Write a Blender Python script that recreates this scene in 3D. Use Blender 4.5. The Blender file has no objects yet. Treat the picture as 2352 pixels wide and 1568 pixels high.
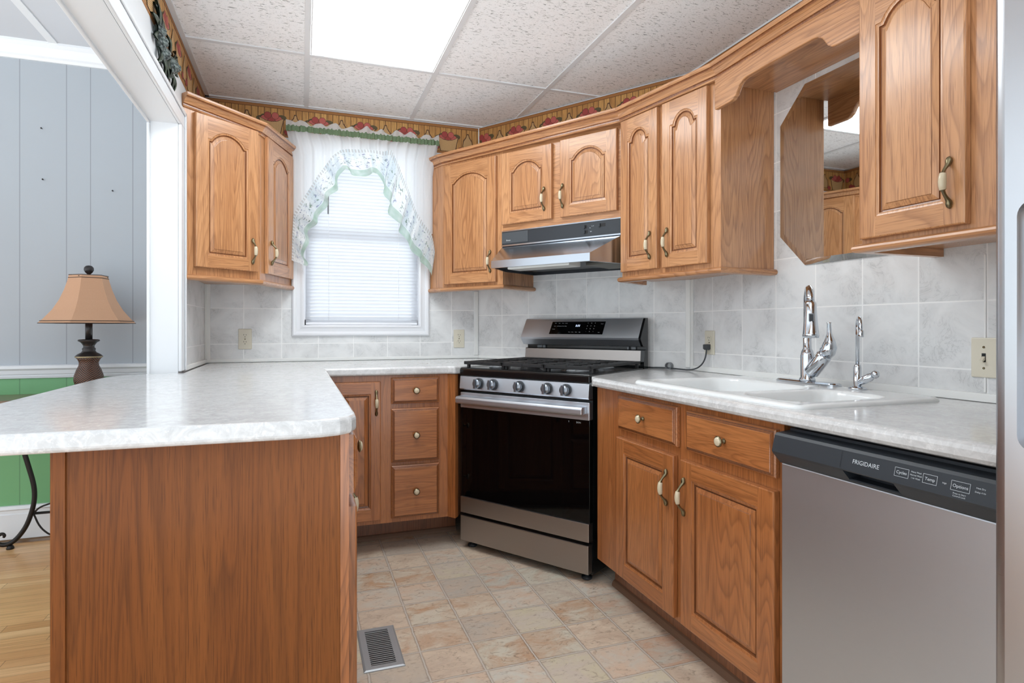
import bpy, bmesh, math, random
from math import sin, cos, pi, radians, hypot, atan2
random.seed(7)
SC = bpy.context.scene
COL = SC.collection

# ------------------------------------------------------------------ camera
cam = bpy.data.cameras.new('camera')
cam.sensor_width = 36.0
cam.lens = 1364.8 * 36.0 / 2352.0
cam.shift_y = -(784 - 752) / 2352.0
cam.clip_start = 0.02
cam_o = bpy.data.objects.new('camera', cam)
COL.objects.link(cam_o)
cam_o.location = (0, 0, 1.12)
cam_o.rotation_euler = (pi / 2, 0, -0.3396)
SC.camera = cam_o

# ------------------------------------------------------------------ world: overcast sky, bright hazy side behind the window
W = bpy.data.worlds.new('sky'); SC.world = W; W.use_nodes = True
nt = W.node_tree; nt.nodes.clear()
wo = nt.nodes.new('ShaderNodeOutputWorld'); bg = nt.nodes.new('ShaderNodeBackground')
tc = nt.nodes.new('ShaderNodeTexCoord'); sx = nt.nodes.new('ShaderNodeSeparateXYZ')
mr = nt.nodes.new('ShaderNodeMapRange')
nt.links.new(tc.outputs['Generated'], sx.inputs[0]); nt.links.new(sx.outputs[1], mr.inputs[0])
mr.inputs[1].default_value = 0.25; mr.inputs[2].default_value = 0.75
mr.inputs[3].default_value = 1.0; mr.inputs[4].default_value = 1.55
bg.inputs[0].default_value = (0.87, 0.945, 1.0, 1)
# added glow below the horizon, put in to brighten the ceiling
gz = nt.nodes.new('ShaderNodeMapRange'); gz.inputs[1].default_value = -0.05; gz.inputs[2].default_value = -0.6; gz.inputs[3].default_value = 0.0; gz.inputs[4].default_value = 3.4
ad = nt.nodes.new('ShaderNodeMath'); ad.operation = 'ADD'
nt.links.new(sx.outputs[2], gz.inputs[0]); nt.links.new(gz.outputs[0], ad.inputs[0]); nt.links.new(mr.outputs[0], ad.inputs[1])
nt.links.new(ad.outputs[0], bg.inputs[1]); nt.links.new(bg.outputs[0], wo.inputs[0])

LIGHT_PANEL = 6.0       # emission of the fluorescent ceiling fixture
SC.view_settings.view_transform = 'Standard'
SC.view_settings.look = 'None'
SC.view_settings.exposure = 0.8
SC.view_settings.gamma = 1.0
SC.view_settings.use_curve_mapping = False

# ------------------------------------------------------------------ material helpers
def lin(c):
    return tuple(((x / 255) / 12.92 if x / 255 <= 0.04045 else (((x / 255) + 0.055) / 1.055) ** 2.4) for x in c) + (1,)

class NT:
    def __init__(s, name):
        s.mat = bpy.data.materials.new(name); s.mat.use_nodes = True
        s.t = s.mat.node_tree; s.t.nodes.clear()
        s.out = s.t.nodes.new('ShaderNodeOutputMaterial')
        s.b = s.t.nodes.new('ShaderNodeBsdfPrincipled')
        s.t.links.new(s.b.outputs[0], s.out.inputs[0])
    def n(s, typ, ins=None, **kw):
        nd = s.t.nodes.new('ShaderNode' + typ)
        for k, v in kw.items(): setattr(nd, k, v)
        if ins:
            for k, v in ins.items(): s.put(nd.inputs[k], v)
        return nd
    def put(s, sock, v):
        if hasattr(v, 'bl_idname') and hasattr(v, 'outputs'): v = v.outputs[0]
        if isinstance(v, bpy.types.NodeSocket): s.t.links.new(v, sock)
        else: sock.default_value = v
    def math(s, op, a, b=0.0, c=0.0, clamp=False):
        nd = s.t.nodes.new('ShaderNodeMath'); nd.operation = op; nd.use_clamp = clamp
        s.put(nd.inputs[0], a); s.put(nd.inputs[1], b); s.put(nd.inputs[2], c)
        return nd.outputs[0]
    def obj(s):
        return s.n('TexCoord').outputs['Object']
    def xyz(s, v=None):
        nd = s.n('SeparateXYZ'); s.put(nd.inputs[0], v if v is not None else s.obj())
        return nd.outputs[0], nd.outputs[1], nd.outputs[2]
    def comb(s, x, y, z):
        nd = s.n('CombineXYZ'); s.put(nd.inputs[0], x); s.put(nd.inputs[1], y); s.put(nd.inputs[2], z)
        return nd.outputs[0]
    def mapv(s, v, scale, loc=(0, 0, 0), rot=(0, 0, 0)):
        nd = s.n('Mapping'); s.put(nd.inputs[0], v); s.put(nd.inputs[1], loc); nd.inputs[2].default_value = rot; s.put(nd.inputs[3], scale)
        return nd.outputs[0]
    def noise(s, v, scale=1.0, detail=2.0, rough=0.5, dist=0.0):
        nd = s.n('TexNoise'); s.put(nd.inputs['Vector'], v)
        nd.inputs['Scale'].default_value = scale; nd.inputs['Detail'].default_value = detail
        nd.inputs['Roughness'].default_value = rough; nd.inputs['Distortion'].default_value = dist
        return nd.outputs[0]
    def ramp(s, fac, stops):
        nd = s.n('ValToRGB'); s.put(nd.inputs[0], fac)
        el = nd.color_ramp.elements
        while len(el) < len(stops): el.new(0.5)
        for e, (p, c) in zip(el, stops):
            e.position = p; e.color = c if len(c) == 4 else tuple(c) + (1,)
        return nd.outputs[0]
    def mix(s, fac, a, b, mode='MIX'):
        nd = s.n('Mix'); nd.data_type = 'RGBA'; nd.blend_type = mode
        s.put(nd.inputs[0], fac); s.put(nd.inputs[6], a); s.put(nd.inputs[7], b)
        return nd.outputs[2]
    def bump(s, h, strength=0.2, dist=0.002):
        nd = s.n('Bump'); s.put(nd.inputs['Height'], h)
        nd.inputs['Strength'].default_value = strength; nd.inputs['Distance'].default_value = dist
        s.t.links.new(nd.outputs[0], s.b.inputs['Normal'])
    def set(s, **kw):
        for k, v in kw.items(): s.put(s.b.inputs[k.replace('_', ' ')], v)
        return s

def simple(name, col, rough=0.5, metal=0.0, **kw):
    m = NT(name); m.set(Base_Color=lin(col), Roughness=rough, Metallic=metal)
    for k, v in kw.items(): m.put(m.b.inputs[k.replace('_', ' ')], v)
    return m.mat

def oak(name, axis, light, mid, dark, gscale=1.0, rough=0.36, ring=1.0, coat=0.5, along=0.62):
    m = NT(name); o = m.obj()
    rnd = m.n('ObjectInfo').outputs['Random']
    off = m.comb(m.math('MULTIPLY', rnd, 17.0), m.math('MULTIPLY', rnd, 9.0), m.math('MULTIPLY', rnd, 23.0))
    av = m.n('VectorMath', operation='ADD'); m.put(av.inputs[0], o); m.put(av.inputs[1], off)
    v = av.outputs[0]
    def st(a, l):   # across / along scale
        return {'z': (a, a, l), 'x': (l, a, a), 'y': (a, l, a)}[axis]
    n1 = m.noise(m.mapv(v, st(6.5 * gscale, along * gscale)), 1.0, 2.0, 0.42, 0.25)
    rings = m.math('FRACT', m.math('MULTIPLY', n1, 30.0))
    ringl = m.ramp(rings, [(0.0, (0.5,) * 3), (0.08, (0, 0, 0)), (0.5, (0.1,) * 3), (0.82, (0.7,) * 3), (0.93, (1, 1, 1)), (1.0, (0.5,) * 3)])
    broad = m.noise(m.mapv(v, st(9.0, 0.7)), 1.0, 2.0)
    pores = m.noise(m.mapv(v, st(420.0, 11.0)), 1.0, 2.0, 0.6)
    streak = m.noise(m.mapv(v, st(110.0, 2.2)), 1.0, 2.0, 0.6)
    c = m.mix(m.ramp(broad, [(0.3, (0, 0, 0)), (0.7, (1, 1, 1))]), lin(light), lin(mid))
    c = m.mix(m.math('MULTIPLY', m.math('MULTIPLY', ringl, 0.62 * ring), m.ramp(broad, [(0.25, (0.35,) * 3), (0.7, (1, 1, 1))])), c, lin(dark))
    c = m.mix(m.math('MULTIPLY', m.ramp(streak, [(0.45, (0, 0, 0)), (0.75, (1, 1, 1))]), 0.35), c, lin(dark))
    c = m.mix(m.math('MULTIPLY', m.ramp(pores, [(0.54, (0, 0, 0)), (0.66, (1, 1, 1))]), 0.55), c, lin(dark))
    m.set(Base_Color=c, Roughness=rough); m.put(m.b.inputs['Coat Weight'], coat); m.put(m.b.inputs['Coat Roughness'], 0.16)
    m.bump(m.math('ADD', pores, ringl), 0.12, 0.0008)
    return m.mat

OL, OM, OD = (205, 152, 106), (189, 133, 87), (126, 77, 44)
M = {}
M['oak_v'] = oak('oak vertical grain', 'z', OL, OM, OD)
M['oak_h'] = oak('oak horizontal grain', 'x', OL, OM, OD)
M['oak_y'] = oak('oak depth grain', 'y', OL, OM, OD)
BL, BMid, BD = (184, 118, 68), (168, 101, 54), (110, 64, 32)  # base fronts: same oak finish, redder, with their shading darkened into the tones
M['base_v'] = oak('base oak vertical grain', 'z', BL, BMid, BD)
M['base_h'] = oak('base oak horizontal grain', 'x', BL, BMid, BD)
M['groove'] = oak('oak with dark glaze', 'z', (150, 92, 50), (136, 80, 42), (92, 52, 26))
M['base_groove'] = oak('base oak with dark glaze', 'z', (136, 80, 42), (120, 68, 34), (82, 46, 22))
M['end_panel'] = oak('shaded laminate oak panel', 'z', (136, 80, 36), (124, 70, 30), (80, 45, 20), 0.9, 0.5, 0.8, 0.08, 0.2)  # laminate tone, darkened further to hold the shade on the camera-facing end
M['end_panel'].node_tree.nodes['Principled BSDF'].inputs['Specular IOR Level'].default_value = 0.2
M['toe'] = oak('dark oak toe kick', 'z', (150, 95, 60), (135, 82, 50), (92, 54, 32))
M['shoe'] = simple('weathered wood shoe moulding', (120, 92, 72), 0.6)
M['brass'] = simple('antique brass', (128, 118, 92), 0.33, 1.0)
M['ceramic'] = simple('cream ceramic', (206, 192, 164), 0.15)
M['white_paint'] = simple('white semi gloss paint', (222, 225, 228), 0.35)
M['white_vinyl'] = simple('white vinyl', (232, 234, 238), 0.3)
M['trim_white'] = simple('off white trim', (234, 235, 233), 0.4)
M['ivory'] = simple('ivory plastic', (216, 210, 192), 0.35)
M['dark'] = simple('black slot', (12, 12, 12), 0.6)
M['black'] = simple('black enamel', (14, 15, 17), 0.18)
M['black_plastic'] = simple('black plastic', (38, 43, 49), 0.42)
M['iron'] = simple('cast iron', (28, 29, 31), 0.45)
M['wrought'] = simple('wrought iron', (36, 32, 30), 0.4, 0.5)
M['glass_black'] = simple('black oven glass', (5, 5, 6), 0.04, 0.0, Specular_IOR_Level=0.28)
M['chrome'] = simple('chrome', (205, 210, 216), 0.07, 1.0)
M['rubber'] = simple('grey rubber', (66, 70, 74), 0.55)
M['clip'] = simple('grey plastic', (128, 132, 136), 0.4)
M['print'] = simple('pale print', (205, 212, 216), 0.5)
M['ceramic_white'] = simple('white porcelain', (232, 234, 234), 0.12)
M['nail'] = simple('dark nail', (50, 48, 46), 0.5, 0.6)
M['lens'] = simple('hood lens', (225, 226, 222), 0.35)

def steel(name, col, rough, axis='x'):
    m = NT(name); v = m.obj()
    sc = (3.0, 300.0, 900.0) if axis == 'x' else (900.0, 300.0, 3.0)
    n = m.noise(m.mapv(v, sc), 1.0, 2.0, 0.6)
    m.set(Base_Color=lin(col), Metallic=1.0, Roughness=m.math('ADD', m.math('MULTIPLY', n, 0.10), rough - 0.05))
    m.bump(n, 0.02, 0.0003)
    return m.mat
M['steel'] = steel('brushed stainless', (204, 209, 216), 0.42)
M['steel_dark'] = steel('dark brushed stainless', (168, 162, 158), 0.34)
M['knob_steel'] = simple('knob metal', (142, 148, 156), 0.3, 0.9)
M['fridge_steel'] = steel('fridge stainless', (196, 198, 202), 0.30, 'x')
M['hood_steel'] = steel('hood stainless', (184, 190, 198), 0.22)
M['vent_grey'] = simple('grey painted metal', (158, 160, 162), 0.4, 0.3)

def emit(name, col, s):
    m = NT(name); m.set(Base_Color=lin(col)); m.put(m.b.inputs['Emission Color'], lin(col)); m.put(m.b.inputs['Emission Strength'], s)
    return m.mat
def diffuser():
    m = NT('prismatic diffuser'); n = m.noise(m.obj(), 160.0, 2.0)
    m.set(Base_Color=lin((240, 242, 244)), Roughness=0.4)
    m.put(m.b.inputs['Emission Color'], (0.90, 0.965, 1.0, 1))
    m.put(m.b.inputs['Emission Strength'], m.math('ADD', m.math('MULTIPLY', n, 0.6), LIGHT_PANEL - 0.3))
    m.bump(n, 0.3, 0.002)
    return m.mat
M['diffuser'] = diffuser()
M['digits'] = emit('clock digits', (190, 215, 255), 2.5)

def grid_lines(m, u, v, ou, ov, p, w):
    """mask = 1 on grout lines of period p, width w"""
    fu = m.math('ABSOLUTE', m.math('SUBTRACT', m.math('FRACT', m.math('ADD', m.math('DIVIDE', m.math('SUBTRACT', u, ou), p), 0.5)), 0.5))
    fv = m.math('ABSOLUTE', m.math('SUBTRACT', m.math('FRACT', m.math('ADD', m.math('DIVIDE', m.math('SUBTRACT', v, ov), p), 0.5)), 0.5))
    mn = m.math('MINIMUM', fu, fv)
    return mn, m.math('LESS_THAN', mn, w / p / 2)

def wall_tile(name, ou, ov):
    m = NT(name); x, y, z = m.xyz(); o = m.obj()
    mn, g = grid_lines(m, x, z, ou, ov, 0.2, 0.0045)
    iu = m.math('FLOOR', m.math('DIVIDE', m.math('SUBTRACT', x, ou), 0.2)); iv = m.math('FLOOR', m.math('DIVIDE', m.math('SUBTRACT', z, ov), 0.2))
    wn = m.n('TexWhiteNoise'); m.put(wn.inputs['Vector'], m.comb(iu, iv, 0.0))
    shift = m.n('VectorMath', operation='ADD'); m.put(shift.inputs[0], o)
    sc = m.n('VectorMath', operation='SCALE'); m.put(sc.inputs[0], wn.outputs['Color']); sc.inputs['Scale'].default_value = 3.0
    m.put(shift.inputs[1], sc.outputs[0])
    a = m.noise(shift.outputs[0], 7.0, 5.0, 0.6, 0.6)
    b = m.noise(shift.outputs[0], 16.0, 6.0, 0.65, 1.6)
    c = m.ramp(a, [(0.33, lin((210, 211, 211))), (0.62, lin((228, 229, 229)))])
    vein = m.ramp(b, [(0.47, (0, 0, 0)), (0.5, (1, 1, 1)), (0.53, (0, 0, 0))])
    vm = m.math('MULTIPLY', vein, m.ramp(a, [(0.38, (0.5,) * 3), (0.52, (0, 0, 0))]))
    c = m.mix(vm, c, lin((168, 170, 171)))
    c = m.mix(g, c, lin((242, 242, 241)))
    m.set(Base_Color=c, Roughness=0.14)
    m.bump(m.ramp(mn, [(0.0, (0, 0, 0)), (0.02, (1, 1, 1))]), 0.25, 0.001)
    return m.mat
M['tile_w'] = wall_tile('marbled tile window wall', -0.3099, 1.2278)
M['tile_s'] = wall_tile('marbled tile sink wall', -2.3444, 1.1978)
M['tile_d'] = wall_tile('marbled tile range wall', 0.39 - 0.796, 1.1965)
M['tile_l'] = wall_tile('marbled tile left wall', 3.46, 1.2278)

def counter(name, base, dark):
    m = NT(name); o = m.obj()
    a = m.noise(o, 26.0, 6.0, 0.7, 1.2); b = m.noise(o, 90.0, 4.0, 0.6, 0.8); d = m.noise(o, 4.0, 2.0)
    c = m.mix(m.ramp(a, [(0.38, (1, 1, 1)), (0.6, (0, 0, 0))]), lin(base), lin(dark))
    c = m.mix(m.math('MULTIPLY', m.ramp(b, [(0.55, (0, 0, 0)), (0.68, (1, 1, 1))]), 0.6), c, lin((236, 236, 236)))
    c = m.mix(m.math('MULTIPLY', d, 0.18), c, lin((206, 198, 190)))
    m.set(Base_Color=c, Roughness=0.12)
    return m.mat
M['counter'] = counter('grey marbled laminate', (216, 217, 218), (197, 198, 199))

def vinyl():
    m = NT('slate look vinyl floor'); x, y, z = m.xyz(); o = m.obj(); p = 0.18267
    wob = m.noise(o, 30.0, 3.0)
    wv = m.math('MULTIPLY', m.math('SUBTRACT', wob, 0.5), 0.007)
    xx = m.math('ADD', x, wv); yy = m.math('ADD', y, wv)
    mn, g = grid_lines(m, xx, yy, 0.3845, 2.954, p, 0.0052)
    iu = m.math('FLOOR', m.math('DIVIDE', m.math('SUBTRACT', x, 0.3845), p)); iv = m.math('FLOOR', m.math('DIVIDE', m.math('SUBTRACT', y, 2.954), p))
    wn = m.n('TexWhiteNoise'); m.put(wn.inputs['Vector'], m.comb(iu, iv, 0.0))
    val, colr = wn.outputs['Value'], wn.outputs['Color']
    sc = m.n('VectorMath', operation='SCALE'); m.put(sc.inputs[0], colr); sc.inputs['Scale'].default_value = 5.0
    sh = m.n('VectorMath', operation='ADD'); m.put(sh.inputs[0], o); m.put(sh.inputs[1], sc.outputs[0])
    a = m.noise(m.mapv(sh.outputs[0], (7, 10, 7)), 1.0, 5.0, 0.65, 0.8)
    b = m.noise(m.mapv(sh.outputs[0], (28, 45, 20)), 1.0, 6.0, 0.7, 1.2)
    base = m.ramp(val, [(0.0, lin((206, 178, 154))), (0.25, lin((214, 196, 174))), (0.5, lin((200, 196, 180))), (0.75, lin((196, 160, 134))), (1.0, lin((204, 202, 192)))])
    alt = m.ramp(val, [(0.0, lin((204, 200, 188))), (0.4, lin((190, 152, 120))), (0.7, lin((186, 184, 176))), (1.0, lin((212, 198, 162)))])
    c = m.mix(m.ramp(a, [(0.4, (0, 0, 0)), (0.62, (1, 1, 1))]), base, alt)
    c = m.mix(m.math('MULTIPLY', m.ramp(b, [(0.3, (1, 1, 1)), (0.46, (0, 0, 0))]), 0.75), c, lin((132, 112, 94)))
    c = m.mix(m.math('MULTIPLY', m.ramp(b, [(0.56, (0, 0, 0)), (0.72, (1, 1, 1))]), 0.55), c, lin((210, 202, 188)))
    edge = m.ramp(mn, [(0.016, (1, 1, 1)), (0.045, (0, 0, 0))])
    c = m.mix(m.math('MULTIPLY', edge, 0.6), c, lin((120, 104, 90)))
    c = m.mix(g, c, lin((196, 188, 178)))
    m.set(Base_Color=c, Roughness=0.4)
    m.bump(b, 0.25, 0.001)
    return m.mat
M['vinyl'] = vinyl()

def plank_floor():
    m = NT('oak strip floor'); x, y, z = m.xyz(); p = 0.057
    row = m.math('FLOOR', m.math('DIVIDE', y, p))
    w1 = m.n('TexWhiteNoise', noise_dimensions='1D'); m.put(w1.inputs['W'], row)
    xo = m.math('ADD', x, m.math('MULTIPLY', w1.outputs['Value'], 3.0))
    colm = m.math('FLOOR', m.math('DIVIDE', xo, 0.75))
    wn = m.n('TexWhiteNoise'); m.put(wn.inputs['Vector'], m.comb(row, colm, 0.0))
    fy = m.math('FRACT', m.math('DIVIDE', y, p)); fx = m.math('FRACT', m.math('DIVIDE', xo, 0.75))
    seam = m.math('MAXIMUM', m.math('LESS_THAN', fy, 0.025), m.math('LESS_THAN', fx, 0.003))
    gr = m.noise(m.mapv(m.comb(xo, m.math('ADD', y, m.math('MULTIPLY', wn.outputs['Value'], 7.0)), z), (2.5, 70, 1)), 1.0, 3.0, 0.6, 0.6)
    c = m.ramp(wn.outputs['Value'], [(0.0, lin((222, 172, 120))), (0.5, lin((206, 152, 102))), (1.0, lin((232, 188, 138)))])
    c = m.mix(m.math('MULTIPLY', m.ramp(gr, [(0.45, (0, 0, 0)), (0.7, (1, 1, 1))]), 0.5), c, lin((170, 118, 72)))
    c = m.mix(m.math('MULTIPLY', seam, 0.7), c, lin((100, 70, 42)))
    m.set(Base_Color=c, Roughness=0.3)
    return m.mat
M['planks'] = plank_floor()

def ceiling_tile():
    m = NT('fissured ceiling tile'); o = m.obj()
    a = m.noise(m.mapv(o, (42, 150, 60)), 1.0, 2.0, 0.55, 0.9)
    b = m.noise(m.mapv(o, (160, 220, 100)), 1.0, 2.0, 0.6)
    fis = m.ramp(a, [(0.61, (0, 0, 0)), (0.66, (1, 1, 1))])
    sp = m.ramp(b, [(0.62, (0, 0, 0)), (0.68, (1, 1, 1))])
    mk = m.math('MAXIMUM', fis, m.math('MULTIPLY', sp, 0.5))
    c = m.mix(mk, lin((248, 249, 250)), lin((172, 173, 174)))
    m.set(Base_Color=c, Roughness=0.9)
    m.bump(m.math('SUBTRACT', 1.0, mk), 0.5, 0.003)
    return m.mat
M['ceil'] = ceiling_tile()
M['tee'] = simple('white ceiling tee', (222, 224, 226), 0.5)
M['ceil_plain'] = simple('dining ceiling panel', (196, 199, 204), 0.9)

def panelling(name, col, grooves):
    m = NT(name); x, y, z = m.xyz(); mask = None
    for g in grooves:
        d = m.math('LESS_THAN', m.math('ABSOLUTE', m.math('SUBTRACT', x, g)), 0.0022)
        mask = d if mask is None else m.math('MAXIMUM', mask, d)
    n = m.noise(m.obj(), 3.0, 3.0)
    c = m.mix(m.math('MULTIPLY', n, 0.12), lin(col), lin(tuple(int(k * 0.86) for k in col)))
    m.set(Base_Color=m.mix(m.math('MULTIPLY', mask, 0.45), c, lin(tuple(int(k * 0.55) for k in col))), Roughness=0.5)
    return m.mat
GR = [-3.6, -3.2, -2.9, -2.5, -2.18, -1.8, -1.397, -1.191, -1.082, -0.883]
M['grey_panel'] = panelling('grey painted panelling', (166, 172, 178), GR)
M['green_panel'] = panelling('green painted panelling', (112, 170, 118), GR)
M['wall_white'] = simple('white wall panel', (226, 229, 232), 0.5)

def board_paper():
    m = NT('wood plank wallpaper'); x, y, z = m.xyz(); p = 0.034
    iu = m.math('FLOOR', m.math('DIVIDE', x, p)); fu = m.math('FRACT', m.math('DIVIDE', x, p))
    wn = m.n('TexWhiteNoise', noise_dimensions='1D'); m.put(wn.inputs['W'], iu)
    g = m.noise(m.mapv(m.obj(), (160, 10, 12)), 1.0, 3.0, 0.6)
    c = m.ramp(wn.outputs['Value'], [(0.0, lin((186, 134, 72))), (1.0, lin((206, 158, 92)))])
    c = m.mix(m.math('MULTIPLY', m.ramp(g, [(0.42, (0, 0, 0)), (0.66, (1, 1, 1))]), 0.6), c, lin((122, 80, 38)))
    c = m.mix(m.math('LESS_THAN', fu, 0.09), c, lin((82, 50, 24)))
    m.set(Base_Color=c, Roughness=0.6)
    return m.mat
M['paper'] = board_paper()
def basket_mat():
    m = NT('printed wicker'); x, y, z = m.xyz()
    ck = m.math('MULTIPLY', m.math('SINE', m.math('MULTIPLY', x, 700.0)), m.math('SINE', m.math('MULTIPLY', z, 900.0)))
    c = m.mix(m.math('GREATER_THAN', ck, 0.1), lin((214, 176, 122)), lin((120, 82, 46)))
    m.set(Base_Color=c, Roughness=0.6); return m.mat
M['wicker'] = basket_mat()
M['apple'] = simple('printed apple red', (156, 62, 58), 0.6)
M['apple2'] = simple('printed apple pale red', (180, 88, 80), 0.6)
M['paper_edge'] = simple('wallpaper edge stripe', (158, 106, 56), 0.6)
M['paper_dark'] = simple('wallpaper dark line', (84, 52, 28), 0.6)
M['leafprint'] = simple('printed leaf', (86, 74, 44), 0.6)

def sheer(name, colfn, transp, transl):
    m = NT(name); m.t.nodes.remove(m.b)
    c = colfn(m)
    d = m.n('BsdfDiffuse'); m.put(d.inputs[0], c)
    t = m.n('BsdfTranslucent'); m.put(t.inputs[0], c)
    tr = m.n('BsdfTransparent')
    mx = m.n('MixShader'); mx.inputs[0].default_value = transl
    m.t.links.new(d.outputs[0], mx.inputs[1]); m.t.links.new(t.outputs[0], mx.inputs[2])
    m2 = m.n('MixShader'); m.put(m2.inputs[0], transp)
    m.t.links.new(mx.outputs[0], m2.inputs[1]); m.t.links.new(tr.outputs[0], m2.inputs[2])
    m.t.links.new(m2.outputs[0], m.out.inputs[0])
    return m.mat
M['sheer'] = sheer('white sheer cloth', lambda m: lin((240, 241, 242)), 0.12, 0.55)
M['slat'] = sheer('white blind slat', lambda m: lin((224, 226, 230)), 0.0, 0.42)
def gingham(m):
    x, y, z = m.xyz()
    a = m.math('GREATER_THAN', m.math('FRACT', m.math('MULTIPLY', x, 160.0)), 0.5); b = m.math('GREATER_THAN', m.math('FRACT', m.math('MULTIPLY', z, 160.0)), 0.5)
    s = m.math('MULTIPLY', m.math('ADD', a, b), 0.5)
    return m.mix(s, lin((158, 176, 146)), lin((92, 120, 88)))
M['gingham'] = sheer('green gingham band', gingham, 0.0, 0.35)
def print_cloth(m):
    uv = m.n('UVMap'); sp = m.n('SeparateXYZ'); m.put(sp.inputs[0], uv.outputs[0]); u, v = sp.outputs[0], sp.outputs[1]
    n = m.noise(m.mapv(uv.outputs[0], (70, 9, 1)), 1.0, 3.0, 0.7, 0.4)
    n2 = m.noise(m.mapv(uv.outputs[0], (34, 4, 1), (5, 3, 0)), 1.0, 2.0, 0.6)
    c = lin((236, 239, 240))
    fold_shade = m.noise(m.mapv(uv.outputs[0], (26, 0.6, 1), (2, 0, 0)), 1.0, 2.0, 0.6)  # blue-grey bands paint the shade of the folds into the cloth colour
    c = m.mix(m.math('MULTIPLY', m.ramp(fold_shade, [(0.42, (0, 0, 0)), (0.62, (1, 1, 1))]), 0.55), c, lin((176, 196, 206)))
    blot = m.math('MULTIPLY', m.ramp(n, [(0.55, (0, 0, 0)), (0.62, (1, 1, 1))]), m.math('LESS_THAN', m.math('ABSOLUTE', m.math('SUBTRACT', v, 0.45)), 0.27))
    c = m.mix(m.math('MULTIPLY', blot, 0.85), c, m.mix(m.ramp(n2, [(0.45, (0, 0, 0)), (0.55, (1, 1, 1))]), lin((96, 124, 104)), lin((138, 142, 176))))
    g = m.math('GREATER_THAN', v, 0.76)
    c = m.mix(m.math('MULTIPLY', g, m.ramp(n2, [(0.3, (0.5,) * 3), (0.7, (1, 1, 1))])), c, lin((168, 194, 178)))
    st = m.math('MULTIPLY', m.math('LESS_THAN', v, 0.12), m.math('GREATER_THAN', m.math('FRACT', m.math('MULTIPLY', u, 95.0)), 0.5))
    c = m.mix(m.math('MULTIPLY', st, 0.6), c, lin((176, 172, 170)))
    return c
M['printed'] = sheer('printed voile ruffle', print_cloth, 0.1, 0.5)
def pane_mat():
    m = NT('window glass'); m.t.nodes.remove(m.b)
    tr = m.n('BsdfTransparent'); gl = m.n('BsdfGlossy'); gl.inputs['Roughness'].default_value = 0.02
    fr = m.n('Fresnel'); fr.inputs[0].default_value = 1.3
    mx = m.n('MixShader'); m.t.links.new(fr.outputs[0], mx.inputs[0]); m.t.links.new(tr.outputs[0], mx.inputs[1]); m.t.links.new(gl.outputs[0], mx.inputs[2])
    m.t.links.new(mx.outputs[0], m.out.inputs[0]); return m.mat
M['pane'] = pane_mat()
M['mirror'] = simple('mirror silvering', (226, 230, 230), 0.015, 1.0)
M['mirror_edge'] = simple('mirror back edge', (120, 132, 130), 0.3)
def shade_mat():
    m = NT('woven lamp shade'); x, y, z = m.xyz()
    n = m.noise(m.mapv(m.obj(), (260, 260, 900)), 1.0, 2.0)
    c = m.mix(m.math('MULTIPLY', n, 0.5), lin((196, 154, 122)), lin((162, 120, 94)))
    m.set(Base_Color=c, Roughness=0.8); return m.mat
M['shade'] = shade_mat()
M['shade_trim'] = simple('shade piping', (62, 48, 40), 0.7)
def carved():
    m = NT('carved bronze wood'); x, y, z = m.xyz()
    ang = m.math('ABSOLUTE', m.math('SUBTRACT', m.math('FRACT', m.math('ADD', m.math('MULTIPLY', m.math('ARCTAN2', y, x), 3 / pi), 0.25)), 0.5))
    s = m.math('SINE', m.math('MULTIPLY', m.math('ADD', z, m.math('MULTIPLY', ang, -0.05)), 620.0))
    c = m.mix(m.ramp(s, [(0.35, (0, 0, 0)), (0.75, (1, 1, 1))]), lin((28, 22, 20)), lin((126, 78, 50)))
    m.set(Base_Color=c, Roughness=0.38); m.bump(s, 0.4, 0.002); return m.mat
M['carved'] = carved()
M['dark_bronze'] = simple('dark bronze', (44, 40, 40), 0.35, 0.3)
M['gold_line'] = simple('worn gold line', (140, 126, 98), 0.4, 0.5)
M['table_wood'] = oak('dark table wood', 'x', (120, 92, 64), (104, 78, 52), (66, 46, 30))
def leafm():
    m = NT('dark green glazed leaf'); n = m.noise(m.obj(), 40.0, 3.0)
    m.set(Base_Color=m.ramp(n, [(0.35, lin((26, 36, 32))), (0.6, lin((56, 70, 54))), (0.78, lin((104, 112, 92)))]), Roughness=0.35); return m.mat
M['leaf'] = leafm()
def flowerm():
    m = NT('grey green glazed flower'); n = m.noise(m.obj(), 70.0, 3.0)
    m.set(Base_Color=m.ramp(n, [(0.35, lin((44, 54, 54))), (0.75, lin((124, 136, 132)))]), Roughness=0.3); return m.mat
M['flower'] = flowerm()
M['mesh_filter'] = simple('aluminium filter', (118, 116, 108), 0.5, 0.7)

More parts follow.
